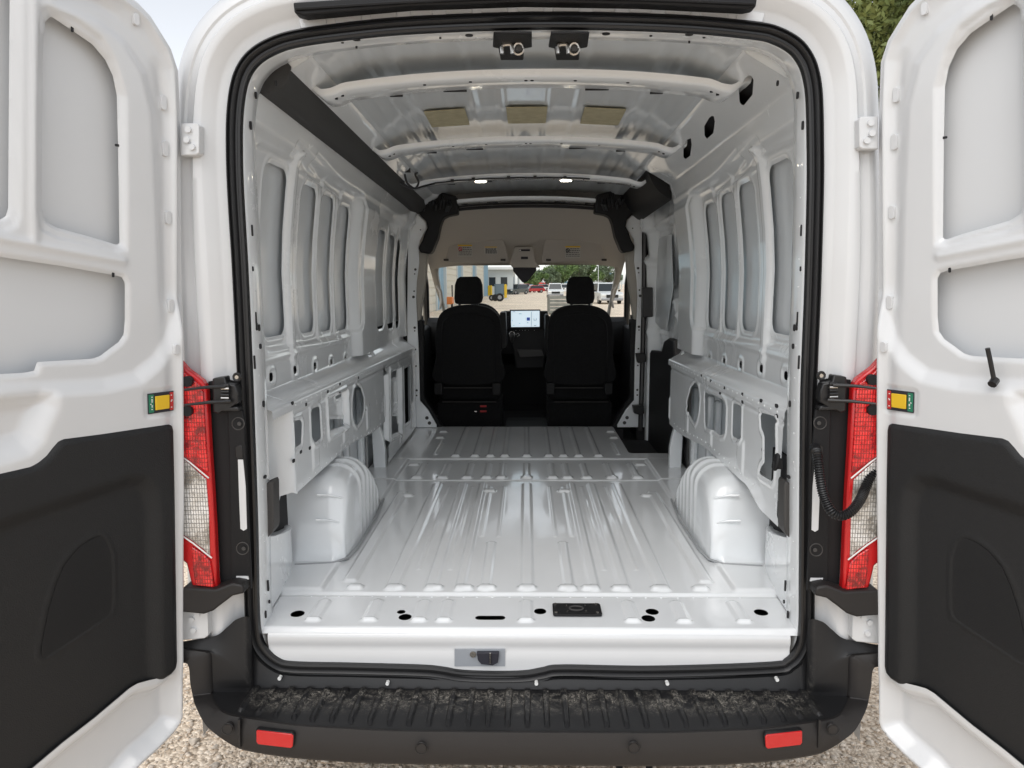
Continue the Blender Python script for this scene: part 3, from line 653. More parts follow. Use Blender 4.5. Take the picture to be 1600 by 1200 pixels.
# ------------------------------------------------------------------ wheel arches
def arch(sgn):
    st = [(.50, .0, .74), (.525, .04, .715), (.54, .13, .700), (.56, .21, .697), (.585, .265, .694), (.62, .298, .692), (.67, .310, .690), (.78, .313, .690), (.90, .310, .692), (.98, .280, .694), (1.06, .235, .697), (1.14, .175, .70), (1.21, .10, .705), (1.26, .04, .71), (1.29, .0, .72)]
    A = cat(np.array(st), 14); rings = []
    for y, hh, xi in A:
        hh = max(hh, 0.001); r = min(.085, hh*.8); fl = 0
        if y > .74 and hh > .03:
            ph = (y-.74)/.075; fl = .009*math.exp(-(((ph % 1)-.5)/.16)**2) if ph < 5.9 else 0
        pts = [(.925, hh), (.86, hh+fl*.4), (.82, hh+fl*.7)]
        cxr, czr = xi+r, hh-r
        pts += [(cxr+(r+fl)*math.cos(t), czr+(r+fl)*math.sin(t)) for t in np.linspace(math.pi/2, math.pi, 9)]
        for f in (.75, .5, .3, .15, .05, 0): pts.append((xi-.004*(1-f)-fl*f, czr*f if r < hh else 0))
        cre = 0
        rings.append([(-x, y, ZF+.006+z) for x, z in pts])
    o = MB().loft(rings).build('wheel_arch', PAINT_IN, van, sgn=sgn, smooth=60)
    o['label'] = 'rounded fluted wheel arch box standing on the load floor'
    mb = MB()
    for k, zz in enumerate((.14, .23)):
        y0 = .540+k*.026
        mb.tube([(-.80, y0-.010, ZF+zz+.028), (-.76, y0-.004, ZF+zz+.026), (-.72, y0+.012, ZF+zz+.012), (-.698, y0+.04, ZF+zz-.002)], .0045, 6)
    mb.build('arch_crease', PAINT_IN, o, sgn=sgn)
    # flange seam round the foot
    mb = MB(); mb.tube([(-.87, .475, ZF+.013), (-.80, .485, ZF+.013), (-.73, .495, ZF+.013), (-.69, .54, ZF+.013), (-.675, .65, ZF+.013), (-.675, 1.0, ZF+.013), (-.70, 1.30, ZF+.013)], .005, 6); mb.build('arch_seam', SEALER, o, sgn=sgn)
arch(1); arch(-1)

# ================================================================== ROOF
def roof_pos(u, v):
    au = np.abs(u); h = np.zeros_like(u)
    for x, w_ in ((.095, .018), (.205, .010), (.30, .006), (.42, .018), (.50, .010), (.56, .008), (.61, .008)): h = h+.0045*np.exp(-((au-x)/w_)**4)
    h = h+.0012*np.sin(u*5+v*2)*np.sin(v*3.3+1)
    return np.stack([u, v, roof_z(u, v)-h], -1)
sheet('roof_skin', -.665, .665, .10, 3.2, .012, roof_pos, ROOFP, van)['label'] = 'bare roof panel with long stamped beads'
def bow(y0, y1, zb, name='roof_bow', half=.775, crown=.055, label=None):
    xs_ = np.linspace(-.705, .715, 90); R = []
    prof_ = [(y0-.006, .022), (y0-.002, .010), (y0+.002, .004), (y0+.010, 0), ((y0+y1)/2-.01, -.001), ((y0+y1)/2+.01, .001), (y1-.010, .0), (y1-.002, .004), (y1+.002, .010), (y1+.006, .022)]
    for y, dz in prof_: R.append([(x, y+.03*(abs(x)/half)**3*0, zb+dz-crown*(abs(x)/.715)**2.2-(.010*sm(np.array((abs(x)-.58)/.05)))+.040*sm(np.array((abs(x)-.65)/.06))) for x in xs_])
    o = MB().loft(R).build(name, PAINT_IN, van, smooth=50)
    if label: o['label'] = label
    mb = MB()
    for x in (-.62, -.60, -.33, -.18, 0, .02, .16, .33, .60, .62):
        z = zb-crown*(abs(x)/.715)**2.2-(.012*float(sm(np.array((abs(x)-.58)/.05)))); y = y0+.04; mb.cyl((x, y, z-.0025), (x, y, z+.004), .0055, 8)
    for x in (-.44, -.24, .24, .44):
        z = zb-crown*(abs(x)/.715)**2.2; mb.prism(rrect(x, y1-.006, .022 if abs(x) > .3 else .04, .005, .004, 2), fZ, z-.003, z+.004)
    mb.build('bow_holes', VOID, o, kind='stuff')
    return o
b1 = bow(.33, .475, ZC+.655, label='roof bow nearest the rear doors')
b2 = bow(1.24, 1.39, ZC+.630, label='middle roof bow')
b3 = bow(2.12, 2.25, ZC+.603, label='front roof bow carrying the two dome lights and a cable')
b4 = bow(3.0, 3.14, ZC+.580, crown=.05, label='roof bow above the cab opening')
# header pocket panel ahead of the rear header
for k, (px, ) in enumerate(((800,), (887,))):
    y0 = .02
    P = []
    for a_, b_ in ((-29, 50), (31, 50), (31, 74), (19, 76), (18, 94), (-18, 94), (-21, 76), (-30, 74)): P.append((px+a_+(k*3 if b_ < 60 else 0), max(b_, 52)))
    c0 = [(float(x), float(y)) for x, y in (on_z(p[0], p[1], ZC+.652) for p in P)]
    o = MB().prism(c0, fZ, ZC+.651, ZC+.658).build('door_latch_striker', PLASTIC, van, bevel=.004)
    o['label'] = 'black latch striker housing under the header, %s' % ('left of the pair' if k == 0 else 'right of the pair')
    q = pl_y([(px-15, 84), (px-15, 71), (px-3, 69), (px, 74), (px+1, 84)], .0); MB().tube([(a, .0, b) for a, b in cat(q, 5)], .006, 8).build('striker_loop', STEEL, o)
    q = pl_y([(px+10, 76)], .0)[0]; MB().tube([(q[0]+.013*math.cos(t), .0, q[1]+.014*math.sin(t)) for t in np.linspace(0, 6.28, 16)], .0045, 6).build('striker_ring', STEEL, o); MB().cyl((q[0], -.005, q[1]), (q[0], .01, q[1]), .008, 10).build('striker_stud', DARKCAP, o)
mb = MB()
for px, py, r in ((557, 61, .011), (535, 66, .004), (733, 54.5, .011), (688, 59, .003), (947, 52, .011), (1017, 55.5, .004), (1077, 53, .011), (1100, 58, .004), (557, 74, .003), (1077, 66, .003)):
    X, Z = on_y(px, py, .05); 
    k = np.argmin(np.abs(sp[:, 0]-float(X))+(sp[:, 1] < 2)*9); zz = sp[k, 1]-.0145
    x, y = on_z(px, py, zz); mb.prism(rrect(float(x), float(y), r, r*1.0, r*.98, 3), fZ, zz-.0025, zz+.01)
mb.build('header_holes', VOID, van, kind='stuff')
# damping pads glued on the roof skin
for px, hw, py in ((707, 30, 198), (823, 30, 193), (933, 31, 197)):
    zr = ZC+.70; x, y = on_z(px, py, zr); x = float(x); y = float(y)
    o = MB().prism(rrect(x, 1.06, .083, .13, .004, 1), lambda u, v, w_: (u, v, float(roof_z(u, v))-.009+w_), -.003, .0).build('damping_pad', PADM, van)
# dome lights on the third bow
for px in (750, 885):
    x, z = on_y(px, 272, 2.10); x = float(x)
    z = ZC+.603-.055*(abs(x)/.735)**2.2
    o = MB().prism(rrect(x, 2.15, .040, .026, .02), fZ, z-.012, z-.003).build('dome_light', WHITEP, b3, bevel=.003)
    MB().prism(rrect(x, 2.15, .030, .018, .016), fZ, z-.016, z-.0125).build('lamp_lens', LEDM, b3)
mb = MB(); q = []
for k, x in enumerate(np.linspace(-.52, .10, 26)): q.append((x, 2.105+.008*math.sin(k*.9), ZC+.602-.055*(abs(x)/.735)**2.2-.004))
mb.tube(q, .005, 6)
q = [(x, 2.105+.006*math.sin(k*.7), ZC+.602-.055*(abs(x)/.735)**2.2-.003) for k, x in enumerate(np.linspace(.10, .36, 10))]; mb.tube(q, .005, 6)
for x in (-.42, -.30, -.1, .05, .22): mb.box((x, 2.105, ZC+.60-.055*(abs(x)/.735)**2.2), (.018, .016, .016))
mb.tube(cat([(-.665, 1.95, ZC+.60), (-.655, 1.97, ZC+.555), (-.62, 2.0, ZC+.53), (-.60, 2.02, ZC+.565), (-.615, 2.0, ZC+.605), (-.61, 2.04, ZC+.62)], 6), .006, 6)
mb.tube(cat([(-.70, 2.0, ZC+.56), (-.64, 2.04, ZC+.535), (-.58, 2.07, ZC+.55), (-.52, 2.1, ZC+.57)], 6), .006, 6); mb.box((-.645, 1.93, ZC+.62), (.03, .02, .03))
mb.build('roof_wiring', RUBBER, van)
# dark duct along the left roof corner; shorter black rail above the sliding door on the right
rings = []
for y, k in ((.13, 1), (.16, 1), (1.0, 1), (2.0, 1), (2.6, .9), (3.02, .7)):
    d_ = float(drop(y)); base = [(-.83, .575), (-.79, .566), (-.757, .563), (-.722, .577), (-.700, .600), (-.690, .640), (-.74, .70), (-.83, .70)]
    rings.append([(x, y, ZC+z-d_-.03*(1-k)) for x, z in base])
MB().loft(rings, closed=True, cap=True).build('side_duct', mat('duct_felt', (.045, .045, .045), .85, bump=.3, bscale=300), van, smooth=50)['label'] = 'long dark felt covered duct along the left roof corner'
rings = []
for y in (1.98, 2.3, 2.7, 3.05):
    d_ = float(drop(y)); rings.append([(x, y, ZC+z-d_) for x, z in [(.80, .50), (.775, .51), (.73, .545), (.70, .58), (.66, .66), (.80, .70)]])
MB().loft(rings, closed=True, cap=True).build('door_rail_cover', PLASTIC, van, smooth=50)

# ================================================================== REAR DOORS (swung open past 90 degrees)
DA = math.radians(31)
DO = np.array([-.957, -.075, ZC]); EU = np.array([-math.sin(DA), -math.cos(DA), 0.]); EV = np.array([.063, 0, 1.]); EV /= np.linalg.norm(EV)
EN = np.cross(EU, EV); EN = EN if EN[0] > 0 else -EN; EN /= np.linalg.norm(EN)
def dl(pts, h=0.):                      # photo pixels on the left door -> (s, t) in the plane of the door
    a = np.array(pts, float); q = on_plane(a[:, 0], a[:, 1], DO+EN*h, EN)-(DO+EN*h)
    G = np.array([[EU@EU, EU@EV], [EU@EV, EV@EV]]); r = np.stack([q@EU, q@EV], 1); return r @ np.linalg.inv(G)
def dpos(s, t, h): return DO+np.multiply.outer(s, EU)+np.multiply.outer(t, EV)+np.multiply.outer(h, EN)
DOUT = dl([(295, 1092), (296, 900), (295, 600), (294, 300), (293, 180), (290, 108), (279, 74), (262, 46), (247, 22), (228, 2), (200, -20), (150, -45), (90, -62), (0, -82), (-100, -95)])
DB = dl([(296, 1108), (291, 1128), (274, 1150), (250, 1175), (222, 1200)])
tb = DB[-1, 1]-.02
DOUT = np.vstack([DOUT, [[.82, DOUT[-1, 1]+.01]], [[.82, tb-.10]], [[.45, tb-.085]], [[.25, tb-.055]], DB[::-1]])
P1 = dl([(84, 24), (90, 27), (117, 45), (150, 68), (170, 92), (182, 118), (188, 148), (190, 225), (192, 380), (188, 383), (160, 374), (92, 355), (76, 345), (70, 325), (71, 200), (73, 60), (76, 32)])
P2 = dl([(-20, 398), (0, 401), (100, 416), (180, 430), (192, 433), (197, 442), (197, 500), (195, 523), (187, 535), (172, 546), (158, 557), (145, 561), (60, 566), (55, 580), (38, 583), (0, 585), (-140, 600), (-170, 560), (-160, 370)])
P3 = dl([(21, -60), (20, 60), (18, 325), (14, 338), (4, 344), (-60, 338), (-110, 315), (-120, 0), (-100, -60)])
P1b = dl([(76, 12), (120, 30), (160, 60), (180, 95), (196, 150), (197, 390), (180, 392), (92, 372), (66, 360), (60, 330), (60, 200), (62, 40), (66, 16)])
P3b = dl([(33, -60), (32, 60), (30, 335), (24, 352), (8, 360), (-60, 352), (-130, 330), (-140, 0), (-110, -70)])
BELT = dl([(290, 470), (262, 535), (246, 562), (212, 590), (160, 602), (100, 606), (0, 610), (-150, 622), (-400, 640), (-400, 1500), (290, 1500)])
SCOOP = dl([(-60, 624), (0, 621), (60, 614), (76, 618), (74, 634), (64, 655), (52, 684), (36, 700), (0, 712), (-60, 722), (-120, 700), (-110, 640)])
STK = dl([(224, 614), (264, 609), (265, 640), (225, 646)])
HRID = [dl([(-80, 352), (0, 372), (95, 390), (193, 408)]), dl([(54, -20), (53, 330), (54, 372)])]
CHAN = dl([(268, 470), (262, 300), (256, 180), (240, 110), (205, 55), (160, 18), (100, -10)])
TRM = dl([(263, 663), (268, 665), (270, 672), (272, 760), (274, 900), (276, 1035), (274, 1044), (268, 1052), (256, 1060), (245, 1066), (228, 1070), (214, 1074), (204, 1080), (190, 1092), (150, 1126), (100, 1165), (60, 1199), (0, 1250), (-80, 1320), (-200, 1420), (-260, 1300), (-300, 900), (-200, 760), (-100, 755), (0, 740), (48, 729), (60, 722), (72, 712), (82, 699), (90, 690), (98, 686), (160, 678), (220, 669)], .018)
TREC = dl([(-60, 850), (0, 822), (60, 800), (130, 776), (200, 752), (222, 752), (234, 766), (240, 800), (241, 900), (242, 1000), (250, 1300), (-200, 1400), (-200, 900)], .018)
GRL = dl([(148, 838), (156, 837), (163, 846), (169, 862), (171, 885), (171, 945), (169, 956), (160, 963), (120, 990), (78, 1018), (66, 1026), (61, 1020), (63, 1000), (73, 950), (85, 910), (98, 880), (118, 856), (135, 843)], .0)
def door_h(s, t):
    d = -sd_poly(s, t, DOUT)             # distance inside the outline
    h = -.034+.034*sm((d-.016)/.016)
    h = h+.005*np.exp(-((d-.034)/.006)**2)-.007*np.exp(-((d-.062)/.018)**2)
    for P, Pb in ((P1, P1b), (P3, P3b)):
        h = h-.008*sm(.5-sd_poly(s, t, Pb)/.012)-.008*sm(1-sd_poly(s, t, P)/.008)
    h = h-.006*sm(1-sd_poly(s, t, P2)/.010)
    for q in HRID: h = h+.006*np.exp(-(sd_seg(s, t, q, 0)/.009)**2)
    h = h-.009*sm(1-(sd_seg(s, t, CHAN, .010))/.030)*sm((t+.10)/.1)
    db = sd_poly(s, t, BELT)
    h = h+.020*sm(.5-db/.045)
    h = h-.034*sm(.35-sd_poly(s, t, SCOOP)/.07)
    h = h-.004*sm(1-(sd_poly(s, t, STK)-.006)/.006)
    dt = sd_poly(s, t, TRM)
    low = sm((-.60-t)/.12)
    h = h-.050*low*sm((dt-.004)/.055)*sm((d-.020)/.06)
    # outer lip step near the bottom hem
    h = h-.004*np.exp(-((d-.028)/.004)**2)*low
    return h
def door(sgn, lab):
    def cut(s, t):
        d = -sd_poly(s, t, DOUT)
        for P in (P1, P2, P3): d = np.minimum(d, sd_poly(s, t, P))
        return np.minimum(d, sd_poly(s, t, TRM)+.012)
    o = sheet('rear_door', -.03, .83, DOUT[:, 1].min()-.01, DOUT[:, 1].max()+.01, .0055, lambda s, t: dpos(s, t, door_h(s, t)), PAINT, van, cut=cut, sgn=sgn)
    o['label'] = lab
    def oc(s, t): return -(sd_poly(s, t, DOUT)-.006)
    sheet('door_outer_skin', -.04, .84, DOUT[:, 1].min()-.02, DOUT[:, 1].max()+.02, .01, lambda s, t: dpos(s, t, -.040-.012*np.cos(s*2)+0*t), mat('door_skin_inside', (.66, .675, .69), .45, coat=.1) if sgn > 0 else bpy.data.materials['door_skin_inside'], o, cut=oc, sgn=sgn)
    # folded hinge-side edge
    e = resample(DOUT, .02, True); rings = [[dpos(np.array(a), np.array(b), np.array(h)) for a, b in np.vstack([e, e[:1]])] for h in (-.034, -.040, -.054)]
    MB().loft(rings).build('door_edge', PAINT, o, sgn=sgn, smooth=60)
    # black lining with its moulded recess
    def tc_(s, t): return np.minimum(-sd_poly(s, t, TRM), .818-s)
    def th(s, t):
        d = -sd_poly(s, t, TRM); g_ = sd_poly(s, t, GRL)
        return .020+.008*sm(d/.010)-.018*sm(.5-sd_poly(s, t, TREC)/.05)+.0045*np.exp(-((g_-.005)/.004)**2)-.002*sm(1-g_/.01)
    tr = sheet('door_lining', -.02, .82, TRM[:, 1].min()-.01, TRM[:, 1].max()+.01, .007, lambda s, t: dpos(s, t, th(s, t)), TRIM, o, cut=tc_, sgn=sgn)
    gg = MB(); gp_ = resample(GRL, .012, True); gg.prism(gp_, lambda u, v, w_: dpos(np.array(u), np.array(v), np.array(w_)), .0085, .0115); gr = gg.build('speaker_grille', MESHM, o, sgn=sgn)
    # perforated mesh: raised strands
    mb = MB(); s0, s1 = GRL[:, 0].min(), GRL[:, 0].max(); t0, t1 = GRL[:, 1].min(), GRL[:, 1].max()
    for k in range(int((s1-s0+t1-t0)/.0075)):
        c = s0+t0+k*.0075+0
        for dirn in (1, -1):
            ss = np.linspace(s0, s1, 140); tt = (c-ss) if dirn > 0 else (t0-s1+(ss)+k*.0075)
            ins = sd_poly(ss, tt, GRL) < -.003
            if ins.sum() > 3:
                a, b = np.where(ins)[0][[0, -1]]; A = dpos(ss[a], tt[a], np.array(.0120)); B = dpos(ss[b], tt[b], np.array(.0120)); mb.cyl(A, B, .0010, 3, cap=False)
    mb.build('grille_strands', TRIM, gr, sgn=sgn, smooth=0, kind='stuff')
    # coloured release label with yellow handle
    c = STK.mean(0); k_ = dl([(244, 628)])[0]
    fn = lambda u, v, w_: dpos(np.array(u), np.array(v), np.array(w_))
    hx, hy = (STK[:, 0].max()-STK[:, 0].min())/2, .035
    def par(u0, u1, v0, v1):             # piece of the label's slanted rectangle
        A, B, C_, D_ = dl([(224, 614)])[0], dl([(265, 609)])[0], dl([(265, 640)])[0], dl([(225, 646)])[0]
        f = lambda a, b: (A*(1-a)+B*a)*(1-b)+(D_*(1-a)+C_*a)*b
        return [f(u0, v0), f(u1, v0), f(u1, v1), f(u0, v1)]
    H = .0175
    st = MB().prism(par(0, 1, 0, 1), fn, H, H+.002).build('release_label', INK, o, sgn=sgn, bevel=.001)
    MB().prism(par(.26, .80, .16, .84), fn, H+.0025, H+.007).build('release_tab', YELLOW, st, sgn=sgn, bevel=.0015)
    MB().prism(par(.03, .22, .06, .94), fn, H+.0022, H+.003).build('green_field', GREEN, st, sgn=sgn)
    MB().prism(par(.84, .98, .06, .94), fn, H+.0022, H+.003).build('red_field', REDP, st, sgn=sgn)
    mb = MB()
    for a, b in ((.15, .18), (.15, .30), (.15, .36), (.15, .42), (.10, .52), (.15, .60), (.15, .66), (.14, .78), (.89, .2), (.91, .45), (.89, .5), (.9, .8)):
        mb.prism(par(a-.022, a+.022, b-.022, b+.022), fn, H+.0032, H+.004)
    mb.build('label_symbols', WHITEP, st, sgn=sgn, kind='stuff')
    # stamped clips along the hinge edge
    for px, py, hh in ((213, 30, 10), (259, 160, 13), (262, 232, 14), (266, 340, 12), (268, 478, 13), (269, 545, 10)):
        a = dl([(px, py)])[0]; z0 = float(door_h(np.array([a[0]]), np.array([a[1]]))[0])
        MB().prism(rrect(a[0], a[1], .007, hh*.0014, .006), fn, z0-.003, z0+.009).build('edge_clip', PAINT, o, sgn=sgn, bevel=.003, seg=3)
    # small notches in the cut-outs
    mb = MB()
    for px, py, dx, dy in ((117, 42, .003, .010), (191, 227, .010, .003), (178, 427, .003, .010)):
        a = dl([(px, py)])[0]; z0 = float(door_h(np.array([a[0]]), np.array([a[1]]))[0]); mb.prism(rrect(a[0], a[1], dx, dy, .002, 2), fn, z0-.001, z0+.0012)
    a = dl([(283, 1126)])[0]; mb.prism(rrect(a[0], a[1], .006, .010, .001, 1), fn, -.030, -.022)
    mb.build('drain_notch', VOID, o, sgn=sgn, kind='stuff')
    if sgn < 0:
        q = [(1646-1530, 548), (1646-1531, 570), (1646-1533, 600)]
        a = dl(q, .03); mb = MB(); mb.tube([dpos(x[0], x[1], np.array(.045-.01*i)) for i, x in enumerate(a)], .0055, 8); mb.tube([dpos(a[-1][0], a[-1][1]-.006, np.array(.035)), dpos(a[-1][0], a[-1][1]+.004, np.array(.02))], .010, 8)
        mb.build('lock_knob', RUBBER, o, sgn=sgn)
    return o
door(1, 'left rear door opened outwards, black lower lining'); door(-1, 'right rear door opened outwards, black lower lining and lock rod')

# ================================================================== HINGES, LAMPS, SIDE TRIM
for sgn in (1, -1):
    def P_(pts, Y): return pl_y(pts, Y)
    for pts, bolts in (([(284, 193), (309, 193), (313, 197), (313, 240), (308, 243), (284, 244)], [(295, 203), (293, 219), (301, 230)]),
                       ([(284, 952), (320, 951), (326, 956), (327, 992), (321, 996), (284, 999)], [(309, 959), (300, 967), (303, 984)])):
        h_ = MB().prism(P_(pts, -.055), fY, -.062, -.030).build('door_hinge', PAINT, van, sgn=sgn, bevel=.003)
        for b in bolts:
            q = pl_y([b], -.062)[0]; MB().cyl((q[0], -.070, q[1]), (q[0], -.060, q[1]), .0085, 12).cyl((q[0], -.0625, q[1]), (q[0], -.0600, q[1]), .0125, 14).build('hinge_bolt', PAINT, h_, sgn=sgn, smooth=40)
    # tail lamp
    TL = P_([(280, 562), (293, 577), (316, 594), (323, 606), (328, 700), (332, 760), (336, 830), (339, 900), (341, 924), (303, 921), (298, 905), (292, 880), (280, 870)], -.07)
    tl = MB().prism(TL, fY, -.075, -.045).build('tail_lamp', RED, van, sgn=sgn, bevel=.006)
    tl['label'] = 'red and clear tail lamp on the %s corner' % ('left' if sgn > 0 else 'right')
    MB().prism(P_([(281, 573), (293, 586), (313, 601), (318, 612), (323, 700), (326, 738), (293, 716), (281, 708)], -.078), fY, -.084, -.074).build('red_lens', LENSR, tl, sgn=sgn, bevel=.003)
    MB().prism(P_([(281, 714), (293, 722), (322, 749), (326, 800), (328, 868), (318, 858), (302, 846), (281, 832)], -.078), fY, -.080, -.074).build('clear_lens', LENSC, tl, sgn=sgn, bevel=.002)
    MB().prism(P_([(300, 853), (318, 864), (329, 876), (332, 895), (336, 917), (307, 914), (303, 890)], -.078), fY, -.084, -.074).build('lower_lens', LENSR, tl, sgn=sgn, bevel=.003)
    mb = MB()
    for q in ([(286, 715), (296, 722), (326, 747)], [(286, 838), (302, 849), (331, 872)]):
        a = pl_y(q, -.083); mb.tube([(x, -.083, z) for x, z in a], .0022, 6)
    mb.build('lens_divider', WHITEP, tl, sgn=sgn, kind='stuff')
    for py, r in ((596, 8), (642, 8)):
        a = pl_y([(293, py)], -.09)[0]; MB().cyl((a[0], -.096, a[1]), (a[0], -.080, a[1]), r*.0019, 16).build('lamp_screw_cap', PLASTIC, tl, sgn=sgn)
    # black valance beside the lamp
    va = MB().prism(P_([(326, 596), (350, 592), (372, 596), (378, 640), (384, 760), (390, 918), (346, 922), (341, 830), (333, 720)], -.038), fY, -.040, -.034).build('lamp_surround', PLASTIC, van, sgn=sgn)
    tp = [(356, 642), (379, 641), (381, 655), (388, 800), (393, 920), (350+13, 918), (361, 800), (358, 700)]
    MB().prism(P_(tp, -.05), fY, -.052, -.040).build('surround_plate', PLASTIC, va, sgn=sgn, bevel=.002)
    for py in (662, 857):
        k_ = (py-660)/200*7
        a = P_(rrect(372+k_, py, 9.5, 9.5, 9.4, 5), -.053); MB().tube([(x_, -.0525, z_) for x_, z_ in np.vstack([a, a[:1]])], .0018, 5).build('screw_recess', DARKCAP, va, sgn=sgn)
        c = pl_y([(374+k_, py)], -.055)[0]; MB().cyl((c[0], -.057, c[1]), (c[0], -.054, c[1]), .006, 10).build('trim_screw', DARKCAP, va, sgn=sgn)
    a = P_([(367, 700), (371, 696), (378, 696), (380, 716), (371, 717), (368, 712)], -.053); MB().prism(a, fY, -.0545, -.0515).build('grommet', RUBBER, va, sgn=sgn, bevel=.002)
    a = P_([(372, 718), (380, 718), (384, 760), (386, 826), (381, 829), (376, 826), (374, 780)], -.053); MB().prism(a, fY, -.0545, -.0515).build('bare_slot', PAINT, va, sgn=sgn)
    a = P_([(369, 900), (388, 900), (389, 905), (371, 905)], -.053); MB().prism(a, fY, -.0545, -.0515).build('bare_slot', PAINT, va, sgn=sgn)
    a = P_([(288, 920), (296, 909), (346, 912), (372, 902), (388, 905), (390, 918), (372, 922), (356, 934), (342, 945), (328, 950), (288, 946)], -.055)
    MB().prism(a, fY, -.098, -.036).build('lamp_shelf', FASCIA, va, sgn=sgn, bevel=.006)
    # door check bracket, rollers and rods
    a = P_([(336, 590), (356, 587), (358, 598), (372, 600), (376, 612), (376, 628), (368, 634), (376, 634), (378, 641), (352, 641), (346, 645), (337, 642)], -.055)
    ck = MB().prism(a, fY, -.075, -.040).build('door_check', RUBBER, van, sgn=sgn, bevel=.004)
    for i in range(5):
        q = pl_y([(346, 602+i*5), (358, 602+i*5)], -.085); MB().cyl((q[0][0], -.085, q[0][1]), (q[1][0], -.085, q[1][1]), .0042, 10).build('roller', STEEL if i in (1, 4) else RUBBER, ck, sgn=sgn)
    q = pl_y([(371, 589)], -.06)[0]; mb = MB(); mb.tube([(q[0]+.0095*math.cos(t), -.062, q[1]+.0095*math.sin(t)) for t in np.linspace(0, 6.28, 16)], .004, 6); mb.build('check_eye', RUBBER, ck, sgn=sgn)
    MB().cyl((q[0], -.066, q[1]), (q[0], -.056, q[1]), .0055, 12).build('eye_bolt', STEEL, ck, sgn=sgn)
    for (x1, y1_), (x2, y2_) in (((288, 609), (352, 604)), ((288, 633), (360, 627))):
        A = pl_y([(x1, y1_)], -.14)[0]; B = pl_y([(x2, y2_)], -.085)[0]
        mb = MB(); mb.tube([(A[0], -.14, A[1]), ((A[0]+B[0])/2, -.112, (A[1]+B[1])/2+.002), (B[0], -.085, B[1])], [.0035, .0045, .006], 8); mb.build('check_rod', RUBBER, ck, sgn=sgn)
# corrugated cable conduit on the right
pts = [(1273, 700, -.06), (1277, 712, -.10), (1281, 745, -.12), (1287, 775, -.13), (1300, 800, -.15), (1315, 806, -.155), (1330, 799, -.15), (1342, 784, -.13), (1350, 768, -.10), (1358, 748, -.08), (1368, 725, -.06)]
q = []
for px, py, Y in pts: x, z = on_y(px, py, Y); q.append((float(x), Y, float(z)))
q = resample(cat(q, 10), .0022); rr = [.0125+.0020*math.sin(i*2.1) for i in range(len(q))]
cc = MB(); cc.tube(q, rr, 14); cc = cc.build('cable_conduit', RUBBER, van, smooth=50); cc['label'] = 'black corrugated cable tube looping to the right door'
MB().tube(q[:14], .016, 14).build('conduit_boot', RUBBER, cc)

# ================================================================== REAR BUMPER
Bp = [(280, 1015), (312, 1018), (323, 1021), (326, 1032), (326.5, 1050), (328, 1078), (333, 1096), (342, 1109), (356, 1117), (380, 1122), (400, 1125), (462, 1134), (540, 1139), (627, 1143), (823, 1145)]
Cp = [(280, 1032), (289, 1034), (294, 1040), (296, 1050), (297, 1066), (300, 1082), (305, 1102), (320, 1131), (338, 1148), (362, 1163), (385, 1171), (449, 1181), (540, 1188), (627, 1191), (823, 1193)]
Ap = [(280, 1003), (318, 997), (340, 992), (356, 979), (371, 967), (390, 966), (394, 1000), (398, 1020), (412, 1036), (426, 1044), (436, 1048), (462, 1051), (540, 1052), (627, 1055), (823, 1058)]
Bp = cat(np.array(Bp, float), 16); Cp = cat(np.array(Cp, float), 16); Ap = cat(np.array(Ap, float), 16)
ZB = .53
def bump_B(p):
    x, y = on_z(p[0], p[1], ZB)
    if y > -.075:
        y = -.075; xx, zz = on_y(p[0], p[1], y); return np.array([xx, y, zz], float)
    return np.array([x, y, ZB], float)
B3 = np.array([bump_B(p) for p in Bp]); n = len(B3)
C3 = np.array([[*(on_y(c[0], c[1], b[1]-.010)), 0] for c, b in zip(Cp, B3)], float); C3 = np.stack([C3[:, 0], B3[:, 1]-.010, C3[:, 1]], 1)
A3 = []
for a in Ap:
    ya = -.014-.030*float(sm(np.array((405-a[0])/25.))); x_a, z_a = on_y(a[0], a[1], ya); A3.append((float(x_a), ya, float(z_a)))
A3 = np.array(A3)
def mirror_row(R): R = np.asarray(R); Rm = R[::-1].copy(); Rm[:, 0] *= -1; L = R.copy(); return np.vstack([L, Rm[1:]])
def mid(R, f): return R
rim_in = B3+np.array([0, .010, -.001]); rim_in[:, 0] += np.where(B3[:, 2] > ZB+.002, .006, 0)
# fascia from the rim outwards and down, tucked under
inner = []
for a, b in zip(A3, B3):
    f = np.clip((b[2]-ZB)/.1, 0, 1); inner.append([a[0]*.985 if f < .3 else a[0]*.97, -.034, ZB if f < .05 else ZB+.0+f*.06])
inner = np.array(inner)
rows = [rim_in+[0, .012, -.006], rim_in+[0, 0, -.0005], B3, B3*.6+C3*.4+[0, -.004, .002], C3, C3+[[.004, .006, -.010]]*1, C3+np.array([.03, .04, -.028]), C3*[1, 1, 1]+np.array([.06, .12, -.035])]
rows = [np.vstack([r]) for r in rows]
bmp = MB().loft([mirror_row(r) for r in rows]).build('rear_bumper', FASCIA, van, smooth=50)
bmp['label'] = 'dark plastic rear bumper with ribbed step'
